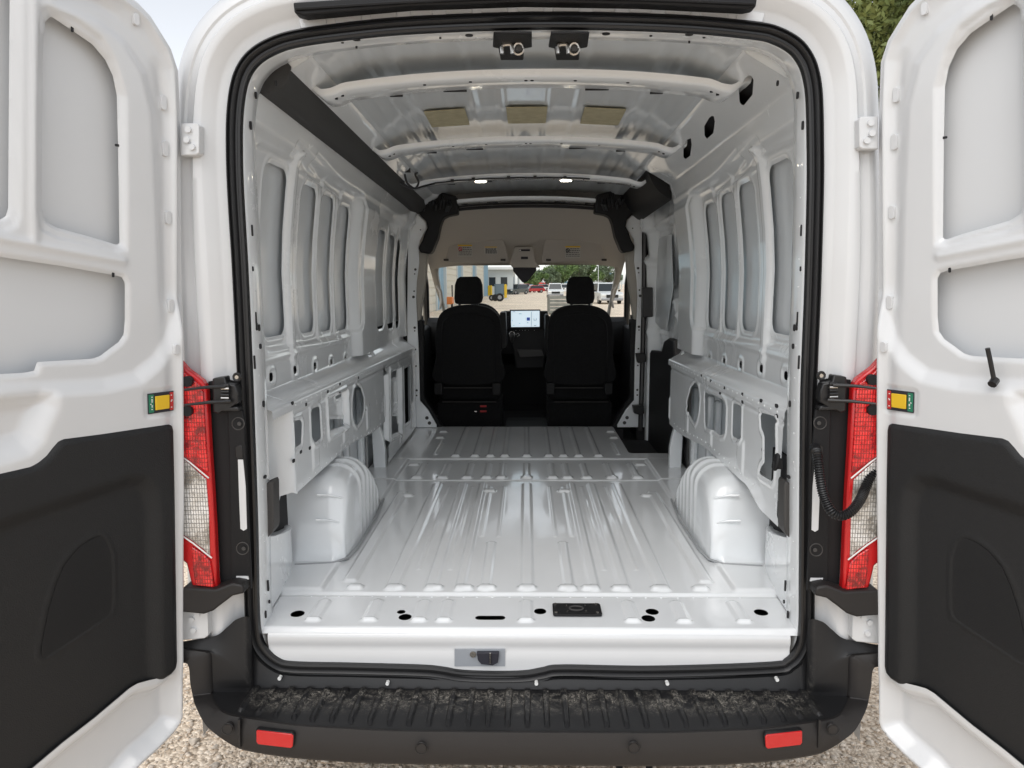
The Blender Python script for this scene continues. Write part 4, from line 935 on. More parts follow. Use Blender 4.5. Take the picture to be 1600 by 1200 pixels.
# step tub: dense loft with raised tread ribs
cols = resample(np.hstack([A3, rim_in]), .0035); A_, R_ = cols[:, :3], cols[:, 3:]
nrow = 26; G = []
for j in range(nrow):
    f = j/(nrow-1)
    back = A_.copy()
    floorrow = np.stack([A_[:, 0], A_[:, 1]-.016, ZB-.004+(np.minimum(A_[:, 2], R_[:, 2])-ZB)*sm((-A_[:, 0]-.80)/.06)], 1)
    if f < .16: q = back*(1-f/.16)+floorrow*(f/.16)
    else:
        k = (f-.16)/.84; q = floorrow*(1-k)+R_*k
        q[:, 2] = floorrow[:, 2]*(1-sm(k))+R_[:, 2]*sm(k) if False else np.where(R_[:, 2] > ZB+.012, floorrow[:, 2]+(R_[:, 2]-floorrow[:, 2])*sm(np.array((k-.25)/.75)), ZB-.006+.005*k)
        xx = q[:, 0]; per = .0555; dd = np.abs(((xx+per/2) % per)-per/2)
        wid = .010-.004*k
        rb = sm((wid-dd)/.0030+.5)*(k > .04)*(k < .90)*(np.abs(xx) < .86)*(R_[:, 2] < ZB+.012)
        q[:, 2] += (.0085*rb)
    G.append(mirror_row(q))
MB().loft(G).build('step_tread', STEP, bmp, smooth=50)['label'] = 'ribbed black step with dried mud'
# push pins, reflectors, parking sensors, seams
for px, py in ((438, 1058), (606, 1066), (838, 1066), (1042, 1066), (1213, 1060)):
    q = pl_y([(px, py)], -.030)[0]; MB().cyl((q[0], -.040, q[1]), (q[0], -.026, q[1]), .0055, 10).build('push_pin', WHITEP, bmp)
def on_fascia(px, py):
    # point on the outer face: interpolate rim/outer rows by screen position
    for it in range(3):
        pass
    x = 823-abs(px-823); k_ = Cp[:, 1] > 1100; Y = float(np.interp(x, Cp[k_, 0], B3[k_, 1]))-.014
    X, Z = on_y(px, py, Y-.0); return float(X), Y, float(Z)
def face_patch(pts, th, off):
    out = []
    for px, py in pts:
        x, y, z = on_fascia(px, py); out.append((x, y, z))
    return np.array(out)
def prism3(name, pts, m, parent, th=.006, bevel=0):
    a = face_patch(pts, 0, 0); b = a.copy(); a[:, 1] -= th; b[:, 1] += .012; n_ = len(a)
    V = np.vstack([a, b]); Fs = [tuple(range(n_)), tuple(range(2*n_-1, n_-1, -1))]+[(i, (i+1) % n_, n_+(i+1) % n_, n_+i) for i in range(n_)]
    mb = MB(); mb.add(V, Fs); return mb.build(name, m, parent, bevel=bevel)
for s_ in (1, -1):
    f = (lambda p: p) if s_ > 0 else (lambda p: (1646-p[0]+8, p[1]+1))
    prism3('reflector', [f(p) for p in ((401, 1141), (403, 1140), (456, 1146), (459, 1149), (458, 1165), (455, 1168), (404, 1162), (401, 1158))], RED, bmp, .004, .002)
    prism3('reflector_frame', [f(p) for p in ((400, 1140), (403, 1139), (457, 1145), (460, 1148), (459, 1166), (456, 1169), (403, 1163), (400, 1159))], RUBBER, bmp, .0015, .001)
    prism3('bumper_joint', [f(p) for p in ((372, 1124), (375, 1124), (376, 1168), (373, 1167))], RUBBER, bmp, .0015)
for px, py in ((357, 1137), (659, 1167), (990, 1166), (1300, 1138)):
    x, y, z = on_fascia(px, py)
    mb = MB(); mb.tube([(x+.017*math.cos(t), y-.006, z+.017*math.sin(t)) for t in np.linspace(0, 6.28, 24)], .0012, 6); ps = mb.build('parking_sensor', RUBBER, bmp); MB().cyl((x, y-.0045, z), (x, y+.01, z), .0125, 20).build('sensor_face', FASCIA, ps)
# chassis below
mb = MB(); mb.box((0, .6, .33), (1.5, 1.0, .08)); mb.build('chassis', VOID, van, bevel=.02)
mb = MB()
for x in (.30, .40): mb.cyl((x, -.02, .01), (x+.02, .35, .30), .012, 8)
mb.build('tow_wiring', RUBBER, van, kind='stuff')

# ================================================================== CAB
def pr_y(name, pts, Y, d0, d1, m, parent=van, bevel=.004, both=False, label=None):
    out = []
    for sgn in ((1, -1) if both else (1,)):
        o = MB().prism(pl_y(pts, Y), fY, Y+d0, Y+d1).build(name, m, parent, sgn=sgn, bevel=bevel)
        if label: o['label'] = label
        out.append(o)
    return out
# white B pillar flange with its foot gusset
BP = [(638, 330), (650, 329), (657, 339), (664, 345), (667, 354), (666, 360), (661, 367), (656, 376), (654, 388), (655, 411), (651, 440), (650, 466), (652, 505), (654, 545), (655, 582), (656, 626), (669, 641), (682, 664), (682, 668), (638, 668), (636, 500)]
for sgn in (1, -1):
    o = MB().prism(pl_y(BP, 3.03), fY, 3.03, 3.045).build('centre_pillar', PAINT_IN, van, sgn=sgn, bevel=.003)
    mb = MB()
    for px, py, r in ((649, 421, .009), (648, 428, .005), (647, 455, .006), (646, 464, .010), (648, 512, .009), (648, 517, .005), (649, 546, .006), (650, 572, .006), (651, 610, .008), (651, 618, .006), (657, 359, .005), (667, 653, .013), (671, 661, .013)):
        q = pl_y([(px, py)], 3.028)[0]; mb.cyl((q[0], 3.0275, q[1]), (q[0], 3.031, q[1]), r, 10)
    mb.build('pillar_holes', DARKCAP, o, sgn=sgn, kind='stuff')
    pr = pl_y([(655, 392), (668, 396), (666, 430), (660, 470), (657, 500), (653, 506), (650, 460)], 3.08); MB().prism(pr, fY, 3.06, 3.14).build('pillar_trim', BEIGE, van, sgn=sgn, bevel=.008)
    pr = pl_y([(652, 500), (662, 500), (663, 620), (676, 640), (692, 668), (682, 668), (656, 628)], 3.08); MB().prism(pr, fY, 3.06, 3.14).build('lower_pillar_trim', PLASTIC, van, sgn=sgn, bevel=.006)
    # crumpled black curtain airbag and duct end
    pr = pl_y([(630, 300), (648, 286), (672, 298), (690, 301), (713, 306), (714, 318), (716, 334), (700, 337), (692, 341), (688, 352), (684, 372), (676, 392), (672, 397), (656, 394), (654, 387), (660, 376), (663, 366), (668, 356), (666, 346), (658, 338), (650, 326), (640, 316)], 2.99)
    MB().prism(pr, fY, 2.975, 3.11).build('curtain_cover', PLASTIC, van, sgn=sgn, bevel=.012, seg=3)
    mb = MB(); rng = random.Random(3)
    for k in range(9):
        a = pl_y([(652+k*6.5+rng.uniform(-2, 2), 303+rng.uniform(-3, 12)), (660+k*5+rng.uniform(-3, 3), 322+rng.uniform(-2, 10))], 2.96)
        mb.tube([(a[0][0], 2.968, a[0][1]), ((a[0][0]+a[1][0])/2+.01, 2.955, (a[0][1]+a[1][1])/2), (a[1][0], 2.968, a[1][1])], [.006, .012, .006], 6)
    mb.build('cover_fold', RUBBER, van, sgn=sgn, kind='stuff')
for sgn in (1, -1): MB().box((-.90, 3.06, ZC-.35), (.20, .03, 1.9)).build('pillar_outer', PLASTIC, van, sgn=sgn)
# headliner
def hl(y):
    f = (y-3.12)/.95; return ZC+.575*(1-sm(np.array(f))**.9*.62)-.0*f
rings = []
for y, zt, zb_, hw in ((3.13, .562, .44, .78), (3.25, .560, .40, .80), (3.42, .535, .34, .81), (3.6, .475, .28, .81), (3.78, .385, .22, .81), (3.92, .29, .18, .81), (4.05, .205, .15, .81), (4.12, .175, .14, .80)):
    xs_ = np.linspace(-1, 1, 61); rings.append([(x*hw, y-.0*abs(x), ZC+zb_+(zt-zb_)*(1-abs(x)**3.2)**.55-.015*x*x) for x in xs_])
MB().loft(rings).build('headliner', HEAD, van, smooth=60)
mb = MB(); mb.loft([[(x, 3.145, ZC+.54-.05*(abs(x)/.735)**2.2+.035) for x in np.linspace(-.7, .7, 40)], [(x, 3.15, ZC+.54-.05*(abs(x)/.735)**2.2+.0) for x in np.linspace(-.7, .7, 40)]]); mb.build('headliner_gap', VOID, van)
# sun visors with labels, console, mirror housing
for pts, lab in (([(695, 409), (703, 383), (708, 372), (716, 368), (770, 368), (782, 370), (788, 378), (794, 400), (795, 408), (792, 411), (700, 411)], 'left'), ([(846, 408), (849, 385), (852, 372), (862, 368), (922, 364), (932, 368), (938, 380), (946, 402), (943, 407), (850, 411)], 'right')):
    o = MB().prism(pl_y(pts, 3.84), fY, 3.82, 3.85).build('sun_visor', VISOR, van, bevel=.008, seg=3); o['label'] = lab+' folded sun visor carrying printed labels'
    labs = [((715, 382), (738, 401), True), ((757, 385), (777, 397), False)] if lab == 'left' else [((883, 384), (907, 403), True)]
    for (x0, y0), (x1, y1_), warn in labs:
        lb = MB().prism(pl_y([(x0, y0), (x1, y0), (x1, y1_), (x0, y1_)], 3.818), fY, 3.815, 3.819).build('visor_label', mat('label_paper', (.50, .49, .46), .7) if 'label_paper' not in bpy.data.materials else bpy.data.materials['label_paper'], o)
        mb = MB(); hb = (y1_-y0)*.14; mb.prism(pl_y([(x0+.4, y0+.4), (x1-.4, y0+.4), (x1-.4, y0+hb), (x0+.4, y0+hb)], 3.814), fY, 3.812, 3.814); mb.build('label_header', YELLOW, lb)
        mb = MB(); rng = random.Random(int(x0))
        for r_i in range(5):
            yy = y0+hb+1.6+r_i*(y1_-y0-hb-2)/5; xa_ = x0+(8 if warn and r_i < 2 else 1.5)
            while xa_ < x1-2:
                l = rng.uniform(1.5, 4); mb.prism(pl_y([(xa_, yy), (min(xa_+l, x1-1), yy), (min(xa_+l, x1-1), yy+.9), (xa_, yy+.9)], 3.814), fY, 3.813, 3.814); xa_ += l+.8
        mb.build('label_text', INK, lb, kind='stuff')
        if warn:
            q = pl_y([(x0+4.2, y0+7)], 3.813)[0]; mb = MB(); mb.tube([(q[0]+.014*math.cos(t), 3.812, q[1]+.014*math.sin(t)) for t in np.linspace(0, 6.28, 14)], .003, 5); mb.tube([(q[0]-.01, 3.812, q[1]+.01), (q[0]+.01, 3.812, q[1]-.01)], .003, 5); mb.build('prohibition_ring', REDP if lab == 'left' else INK, lb, kind='stuff')
    mb = MB()
    for px in ((697, 786) if lab == 'left' else (857, 944)): q = pl_y([(px, 406)], 3.81)[0]; mb.cyl((q[0]-.02, 3.815, q[1]), (q[0]+.02, 3.815, q[1]), .009, 8)
    mb.build('visor_pivot', DARKCAP, o, kind='stuff')
o = MB().prism(pl_y([(803, 386), (833, 386), (837, 410), (845, 418), (800, 418), (796, 410)], 3.86), fY, 3.84, 3.9).build('overhead_console', HEAD, van, bevel=.012, seg=3)
MB().prism(pl_y([(811, 389.5), (828, 389.5), (828, 392.5), (811, 392.5)], 3.838), fY, 3.834, 3.842).build('console_lamp', INK, o)
MB().prism(pl_y([(814, 401), (825, 401), (825, 405), (814, 405)], 3.838), fY, 3.834, 3.842).build('console_slot', INK, o)
MB().prism(pl_y([(811.5, 390.2), (814, 390.2), (814, 392), (811.5, 392)], 3.833), fY, 3.831, 3.834).build('console_indicator', WHITEP, o)
mh = MB().prism(pl_y([(801, 416), (838, 416), (838, 423), (825, 439), (820, 442), (816, 441), (802, 424)], 4.1), fY, 4.08, 4.16).build('mirror_housing', INK, van, bevel=.008, seg=3); mh['label'] = 'black sensor and mirror housing behind the windscreen'
# windscreen header, A pillars
for sgn in (1, -1):
    mb = MB()
    A = [(665, 396), (672, 420), (680, 450), (690, 480), (693, 500)]; B = [(700, 409), (684, 420), (688, 452), (694, 480), (698, 500)]
    Ys = [4.05, 4.16, 4.36, 4.62, 4.78]
    ra = [(float(on_y(a[0], a[1], y)[0]), y, float(on_y(a[0], a[1], y)[1])) for a, y in zip(A, Ys)]; rb = [(float(on_y(b[0], b[1], y)[0]), y, float(on_y(b[0], b[1], y)[1])) for b, y in zip(B, Ys)]
    ra, rb = cat(np.array(ra), 6), cat(np.array(rb), 6); mid_ = (ra+rb)/2+[0, -.03, .01]
    mb.loft([ra+[-.03*0, .06, 0], ra, mid_, rb, rb+[0, .08, 0]]); mb.build('front_pillar', BEIGE, van, sgn=sgn, smooth=60)
    q = [(float(on_y(x, y, 4.2)[0]), 4.12, float(on_y(x, y, 4.2)[1])) for x, y in ((684, 446), (690, 455), (692, 470), (689, 482))]
    MB().tube(q, [.008, .014, .014, .008], 8).build('grab_handle', VISOR, van, sgn=sgn)
rings = [[(x, 4.12, ZC+.16+.0*x) for x in (-.82, 0, .82)], [(x, 4.14, ZC+.19) for x in (-.82, 0, .82)], [(x, 4.3, ZC+.24) for x in (-.82, 0, .82)]]
MB().loft(rings).build('windscreen_header', BEIGE, van)
# outer cab shell: roof drop, sides below the glass, bonnet, nose
xs_ = np.linspace(-1, 1, 41)
def cabring(y, hw, zt, ze): return [(x*hw, y, ze+(zt-ze)*(1-abs(x)**3)**.6) for x in xs_]
MB().loft([cabring(3.19, .99, ZC+.86, ZC+.25), cabring(3.6, .98, ZC+.80, ZC+.24), cabring(3.9, .96, ZC+.62, ZC+.22), cabring(4.15, .93, ZC+.36, ZC+.19), cabring(4.26, .90, ZC+.25, ZC+.18)]).build('cab_roof', PAINT, van, smooth=60)
MB().loft([[(x*.98, 5.02-.25*x*x, 1.22) for x in xs_], [(x*.98, 5.3-.35*x*x, 1.13) for x in xs_], [(x*.96, 5.75-.5*x*x, .98) for x in xs_], [(x*.95, 5.9-.55*x*x, .7) for x in xs_], [(x*.95, 5.92-.55*x*x, .35) for x in xs_]]).build('bonnet', PAINT, van, smooth=60)
for sgn in (1, -1):
    fd = MB(); fd.prism([(3.16, .40), (4.95, .45), (5.4, .5), (5.4, 1.05), (4.75, 1.20), (3.16, 1.20)], fX, -1.0, -.97); fd = fd.build('front_door', PAINT, van, sgn=sgn, bevel=.01)
    MB().prism([(3.10, .42), (4.6, .42), (4.6, 1.36), (4.3, 1.39), (3.9, 1.38), (3.10, 1.39)], fX, -.94, -.87).build('door_card', PLASTIC, fd, sgn=sgn, bevel=.02)
    mb = MB(); mb.tube([(-.95, 3.20, 1.38), (-.90, 3.24, 1.9), (-.89, 3.35, 1.97), (-.88, 4.0, 1.95), (-.90, 4.35, 1.74), (-.95, 4.72, 1.36)], .03, 8); mb.build('window_frame', RUBBER, fd, sgn=sgn)
    mb = MB(); mb.add([(-.95, 3.22, 1.36), (-.95, 4.75, 1.34), (-.90, 4.35, 1.74), (-.89, 4.0, 1.96), (-.89, 3.3, 1.97)], [(0, 1, 2, 3, 4)]); mb.build('side_glass', GLASS, fd, sgn=sgn, smooth=0)
    mb = MB(); mb.prism(rrect(-1.12, 1.58, .10, .17, .05), fY, 4.45, 4.58); mb.box((-1.02, 4.55, 1.44), (.12, .05, .05)); mi = mb.build('wing_mirror', PLASTIC, van, sgn=sgn, bevel=.02, seg=3)
    MB().prism(rrect(-1.12, 1.60, .08, .13, .04), fY, 4.446, 4.452).build('mirror_glass', STEEL, mi, sgn=sgn)
    mb = MB(); mb.tube(cat([(-.84, 3.10, 1.95), (-.86, 3.08, 1.6), (-.87, 3.12, 1.2), (-.84, 3.3, .9)], 6), .012, 6); mb.build('seat_belt', RUBBER, van, sgn=sgn)
mb = MB(); mb.loft([[(x*.86, 4.24+.02*(1-x*x), ZC+.205) for x in xs_], [(x*.90, 4.98+.10*(1-x*x), 1.24) for x in xs_]]); mb.build('windscreen', GLASS, van, smooth=60)
# dashboard
zs = ZC-.29
o = MB().loft([[(x, 4.98, 1.22) for x in (-.9, -.4, 0, .4, .9)], [(x, 4.72, zs-.03) for x in (-.9, -.4, 0, .4, .9)], [(x, 4.46, zs-.01) for x in (-.9, -.4, 0, .4, .9)], [(x, 4.38, zs-.05) for x in (-.9, -.4, 0, .4, .9)], [(x, 4.36, 1.30) for x in (-.9, -.4, 0, .4, .9)], [(x, 4.40, 1.12) for x in (-.9, -.4, 0, .4, .9)], [(x, 4.62, 1.0) for x in (-.9, -.4, 0, .4, .9)], [(x, 4.7, .6) for x in (-.9, -.4, 0, .4, .9)]]).build('dashboard', PLASTIC, van, smooth=40)
dash = o
pr_y('centre_stack', [(786, 486), (856, 486), (857, 520), (852, 545), (850, 575), (806, 575), (800, 540), (793, 515)], 4.34, -.03, .08, PLASTIC, dash, .01)
for px in (790, 855):
    o_ = pr_y('air_vent', [(px-6, 494), (px+6, 494), (px+6, 514), (px-6, 514)], 4.29, -.01, .02, INK, dash, .004)[0]
    mb = MB()
    for k in range(4): q = pl_y([(px-5, 497+k*4.6), (px+5, 497+k*4.6)], 4.275); mb.box(((q[0][0]+q[1][0])/2, 4.275, q[0][1]), (abs(q[1][0]-q[0][0]), .006, .003))
    mb.build('vent_slat', DARKCAP, o_, kind='stuff')
sc = pr_y('touchscreen', [(796.5, 484), (844.5, 483.5), (844.5, 512.5), (797, 513)], 4.26, -.012, .014, INK, dash, .003, label='wide touchscreen showing a pale menu')[0]
pr_y('screen_image', [(798.5, 486), (843, 485.5), (843, 510.5), (798.8, 511)], 4.245, -.0025, .002, SCREEN, sc, 0)
pr_y('screen_icon', [(823, 496), (828, 496), (828, 501), (823, 501)], 4.24, -.0025, .0025, SCRBLUE, sc, 0)
mb = MB()
for x0, y0, x1, y1_ in ((830, 487, 830.5, 510), (801, 487, 805, 487.6), (811, 490, 815, 490.6), (823, 504, 826, 504.6), (834, 500, 838, 500.5), (834, 508, 838, 508.6), (802, 508, 804, 508.5), (811, 505, 813, 505.5), (834, 497, 834.4, 500), (838, 497, 838.4, 500), (800, 500, 801, 500.8)):
    mb.prism(pl_y([(x0, y0), (x1, y0), (x1, y1_), (x0, y1_)], 4.238), fY, 4.236, 4.24)
mb.build('screen_text', DARKCAP, sc, kind='stuff')
mb = MB()
for px in (806, 812, 816, 820.5, 826, 835): q = pl_y([(px, 516)], 4.30)[0]; mb.box((q[0], 4.30, q[1]), (.004, .004, .003))
mb.build('button_marks', WHITEP, dash, kind='stuff')
q = pl_y([(800, 521), (800, 535)], 4.1)
mb = MB(); mb.tube(cat([(q[0][0], 4.10, q[0][1]+.01), (q[0][0], 4.10, q[0][1]-.03), (q[1][0], 4.15, q[1][1])], 5), [.012]*3+[.022]*3+[.016]*3+[.010]*2, 10); mb.build('gear_lever', DARKCAP, dash)
mb = MB(); mb.tube([(q[0][0]+.022*math.cos(t), 4.085, q[0][1]-.008+.026*math.sin(t)) for t in np.linspace(0, 6.28, 18)], .003, 6); mb.build('lever_ring', STEEL, dash)
q = pl_y([(809, 523)], 4.28)[0]; mb = MB(); mb.tube([(q[0]+.013*math.cos(t), 4.27, q[1]+.013*math.sin(t)) for t in np.linspace(0, 6.28, 16)], .003, 6); mb.build('dial_ring', STEEL, dash)
pr_y('glovebox_lid', [(808, 546), (846, 546), (850, 556), (812, 558)], 4.3, -.02, .02, DARKCAP, dash, .004)
mb = MB(); mb.tube([(-.42+.19*math.cos(t), 4.22+.05*math.sin(t), 1.40+.17*math.sin(t)) for t in np.linspace(0, 6.28, 40)], .016, 8); mb.cyl((-.42, 4.25, 1.40), (-.42, 4.45, 1.34), .05, 12); mb.build('steering_wheel', PLASTIC, van)
# cab floor, mat
MB().box((0, 3.95, .50), (1.84, 1.75, .04)).build('cab_floor', VOID, van)
MB().box((0, 4.85, .95), (1.84, .04, .95)).build('firewall', VOID, van)
MB().box((0, 3.10, .61), (1.42, .02, .16)).build('cab_step', VOID, van)
sheet('rubber_mat', -.17, .17, 3.13, 4.2, .01, lambda u, v: np.stack([u, v, .625+.004*(np.sin(v*150) > .2)-.06*sm((v-3.7)/.5)], -1), mat('mat_rubber', (.045, .05, .052), .6), van)
# seats
def seat(px0, px1, lab):
    t_ = MB(); Y = 3.42
    cxp = (px0+px1)/2; wv = (px1-px0)/2
    out = [(-.40, 437+50), (0, 0)]
    P = [(cxp-wv, 560), (cxp-wv*1.0, 520), (cxp-wv*.95, 500), (cxp-wv*.82, 488), (cxp-wv*.55, 480), (cxp-wv*.2, 477), (cxp+wv*.2, 477), (cxp+wv*.55, 480), (cxp+wv*.82, 488), (cxp+wv*.95, 500), (cxp+wv, 520), (cxp+wv*1.0, 560), (cxp+wv*.98, 598), (cxp-wv*.98, 598)]
    P = pl_y(P, Y); s_ = MB().prism(resample(cat(P, 3, True), .03, True), fY, Y, Y+.14).build('front_seat', FABRIC, van, bevel=.03, seg=4); s_['label'] = lab
    # back panel seam lines
    a = pl_y([(cxp-wv*.8, 595), (cxp-wv*.82, 520), (cxp-wv*.65, 497), (cxp, 490), (cxp+wv*.65, 497), (cxp+wv*.82, 520), (cxp+wv*.8, 595)], Y-.002)
    MB().tube([(x, Y-.001, z) for x, z in cat(a, 6)], .003, 5).build('seat_piping', PLASTIC, s_)
    for dx, yy in ((0, 0),):
        H_ = pl_y([(cxp-21, 474), (cxp-22, 465), (cxp-21, 445), (cxp-18, 436), (cxp-13, 432.5), (cxp+13, 432), (cxp+18, 436), (cxp+21, 445), (cxp+22, 465), (cxp+20, 473), (cxp+12, 475.5), (cxp-14, 475.5)], Y+.04)
        MB().prism(H_, fY, Y+.02, Y+.13).build('headrest', FABRIC, s_, bevel=.02, seg=3)
        for d_ in (-14, 14): a = pl_y([(cxp+d_, 473), (cxp+d_, 485)], Y+.07); MB().cyl((a[0][0], Y+.07, a[0][1]), (a[1][0], Y+.07, a[1][1]), .010, 8).build('headrest_post', RUBBER, s_)
    a = pl_y([(cxp-wv*.95, 600), (cxp+wv*.95, 632)], Y+.1); x0, z1 = a[0]; x1, z0 = a[1]
    MB().box(((x0+x1)/2, Y+.38, (z0+z1)/2+.03), (x1-x0, .52, z1-z0+.02)).build('seat_cushion', FABRIC, s_, bevel=.04, seg=3)
    a = pl_y([(cxp-wv, 632), (cxp+wv, 662)], Y); x0, z1 = a[0]; x1, z0 = a[1]
    MB().box(((x0+x1)/2, Y+.32, (.53+z1)/2), (x1-x0, .5, z1-.53)).build('seat_base', FABRIC, s_, bevel=.01)
    for d_ in (-wv*.93, wv*.85):
        a = pl_y([(cxp+d_-6, 598), (cxp+d_+7, 598), (cxp+d_+7, 617), (cxp+d_-6, 617)], Y-.03); MB().prism(a, fY, Y-.04, Y+.02).build('recliner_cover', PLASTIC, s_, bevel=.006)
    mb = MB()
    for y_ in (606, 628): a = pl_y([(cxp-wv*.8, y_), (cxp+wv*.85, y_)], Y-.02); mb.cyl((a[0][0], Y-.02, a[0][1]), (a[1][0], Y-.02, a[1][1]), .004, 6)
    mb.build('seat_rail', DARKCAP, s_, kind='stuff')
    return s_
s1 = seat(681, 783, 'black left front seat seen from behind'); s2 = seat(856, 958, 'black right front seat seen from behind')
mb = MB(); a = pl_y([(757, 635), (763, 642)], 3.40); mb.box((a[0][0]-.01, 3.41, a[0][1]), (.05, .01, .012)); mb.box((a[0][0]-.01, 3.41, a[0][1]-.04), (.05, .01, .012)); mb.build('base_sticker', REDP, s1, kind='stuff')
a = pl_y([(743, 643)], 3.40)[0]; MB().box((a[0], 3.41, a[1]), (.018, .01, .008)).build('base_bolt', STEEL, s1)
for px in (785, 858): pr_y('arm_rest', [(px-4, 488), (px+5, 488), (px+7, 545), (px-4, 548)] if px < 800 else [(px-6, 492), (px, 492), (px, 560), (px-6, 560)], 3.55, 0, .25, PLASTIC, s1 if px < 800 else s2, .01)

# ================================================================== SLIDING DOOR (closed, seen from inside on the right) and its step
MB().box((.80, 2.66, .42), (.34, .84, .03)).build('door_step', PLASTIC, van, bevel=.006)
sdr = lambda u, v: np.interp(v-ZC, [-1.3, -.3, .1, .5], [.93, .93, .915, .86])
WP = [wk(p, .90) for p in ([(1014, 375), (1022, 366), (1058, 345), (1062, 345), (1062, 480), (1058, 520), (1050, 470), (1046, 452)],)]
def sdh(u, v):
    h = np.zeros_like(u); d = sd_poly(u, v, WP[0]); h = h-.030*sm(.5-d/.014)+.010*np.exp(-((d-.030)/.010)**2)
    for k, (a, b) in enumerate((((2.10, ZC+.10), (2.45, ZC-.32)), ((2.16, ZC+.14), (2.62, ZC-.30)), ((2.40, ZC+.36), (2.62, ZC-.22)))): h = h+.010*np.exp(-(sd_seg(u, v, [a, b], 0)/.012)**4)
    h = h+.010*np.exp(-((v-ZC+.34)/.02)**2)+.080*sm((u-2.88)/.07)-.030*sm(.5-d/.014)*0; return h
sdo = sheet('sliding_door', 1.97, 3.00, ZC-1.28, ZC+.50, .012, lambda u, v: np.stack([sdr(u, v)-sdh(u, v), u, v], -1), PAINT_IN, van)
sdo['label'] = 'inside of the closed side sliding door, white above and black below'
LT = [(1.98, ZC-1.26), (2.98, ZC-1.26), (2.98, ZC-.50), (2.90, ZC-.46), (2.62, ZC-.44), (2.52, ZC-.43), (2.44, ZC-.36), (2.30, ZC-.33), (1.98, ZC-.33)]
MB().prism(LT, fX, .865, .905).build('door_lower_trim', PLASTIC, sdo, bevel=.01)
MB().prism([(2.34, ZC-.02), (2.44, ZC+.30), (2.85, ZC+.30), (2.95, ZC-.26), (2.72, ZC-.30), (2.5, ZC-.30)], fX, .893, .897).build('door_panel_recess', SKIN_IN, sdo, bevel=.002)
q = cat([(.79, 3.0, ZC+.52), (.815, 3.0, ZC+.47), (.82, 3.0, ZC+.35), (.825, 3.0, ZC), (.825, 3.0, ZC-.5), (.82, 3.0, ZC-1.05)], 6)
MB().tube(q, .018, 8).build('sliding_door_seal', RUBBER, sdo)
MB().tube([(.80, 3.0, ZC+.50), (.80, 2.5, ZC+.51), (.80, 1.97, ZC+.52)], .016, 8).build('upper_door_seal', RUBBER, sdo)
pr_y('door_hinge_arm', [(1003, 449), (1019, 449), (1019, 495), (1003, 496)], 2.93, -.03, .03, RUBBER, sdo, .006)
pr_y('door_lock', [(993, 552), (1008, 552), (1009, 565), (996, 567)], 2.95, -.03, .03, RUBBER, sdo, .005)
pr_y('lower_door_arm', [(988, 633), (1005, 633), (1006, 645), (1000, 648), (990, 645)], 2.95, -.03, .03, RUBBER, sdo, .005)
pr_y('buffer_block', [(1053, 533), (1056, 531), (1067, 532), (1068, 560), (1067, 581), (1062, 582), (1053, 578)], 1.98, -.03, .02, DARKCAP, sdo, .006)

# ================================================================== THE YARD AHEAD, SEEN THROUGH THE WINDSCREEN
def gp(px, py):
    x, y = on_z(px, py, 0.0); return float(x), float(y)
CLAD = mat('blue_cladding', (.33, .47, .56), .6, var=.05, vscale=.5); CREAM = mat('cream_shutter', (.62, .58, .48), .6); PALE = mat('pale_cladding', (.55, .58, .58), .6)
DGLASS = mat('dark_glass', (.02, .025, .03), .1); CHROME = mat('chrome_grey', (.3, .3, .31), .35, metal=.7); TYRE = mat('tyre', (.015, .015, .015), .8)
YEL = mat('yellow_paint', (.72, .46, .02), .5); ORANGE = mat('orange_paint', (.72, .20, .04), .5); LAMPW = mat('headlamp_glass', (.75, .75, .72), .15)
def root(name, label, cat_, x, y, rz=0, group=None): return thing(name, label, cat_, (x, y, 0), group, rz)
# warehouse along the left side of the yard (x = -6.2)
wh = root('warehouse', 'pale blue metal warehouse with three cream roller doors, left of the yard', 'building', -6.2, 70)
MB().box((-9, 1, 3.7), (18, 86, 7.4)).build('warehouse_wall', CLAD, wh)
rf = MB(); rf.prism([(-18.6, 7.2), (.6, 7.2), (.6, 7.5), (-9, 9.5), (-18.6, 7.5)], fY, -42.8, 44.8); rf.build('roof', PALE, wh)
mb = MB()
for y in np.arange(-41.5, 44, .9): mb.box((.03, y, 3.5), (.06, .10, 7.0))
mb.build('cladding_rib', CLAD, wh, kind='stuff')
for a, b in ((-32, -24.5), (-18.4, -10), (-4.2, 7.6), (14.2, 28.4)):
    d = MB().box((.08, (a+b)/2, 2.5), (.1, b-a, 5.0)).build('roller_door', CREAM, wh)
    for k in range(10): MB().box((.15, (a+b)/2, .28+k*.49), (.05, b-a-.2, .40)).build('door_slat', CREAM, d, bevel=.02, seg=1)
    mb = MB(); mb.box((.14, a-.2, 2.6), (.22, .35, 5.3)); mb.box((.14, b+.2, 2.6), (.22, .35, 5.3)); mb.box((.14, (a+b)/2, 5.2), (.22, b-a+.8, .35)); mb.build('door_frame', PALE, d)
an = root('office_annex', 'low pale annex with a flat white roof beyond the blue warehouse', 'building', -7.0, 131)
MB().box((.5, 0, 2.1), (8.5, 22, 4.2)).build('annex_wall', PALE, an)
MB().box((1.0, 0, 4.4), (10.5, 24, .4)).build('annex_roof', mat('white_roof', (.7, .7, .68), .6), an)
for x in (1.2, 3.2):
    w_ = MB().box((x, -11.05, 2.2), (1.1, .12, 1.5)).build('annex_window', DGLASS, an); mb = MB(); mb.box((x, -11.1, 3.0), (1.3, .1, .12)); mb.build('window_head', PALE, w_)
MB().box((4.8, -6, 1.5), (.12, 1.6, 3)).build('annex_door', CLAD, an)
mb = MB()
for y in (-9, -3, 3): mb.cyl((5.6, y, 0), (5.6, y, 4.2), .12, 8)
mb.build('porch_posts', PALE, an, kind='stuff')
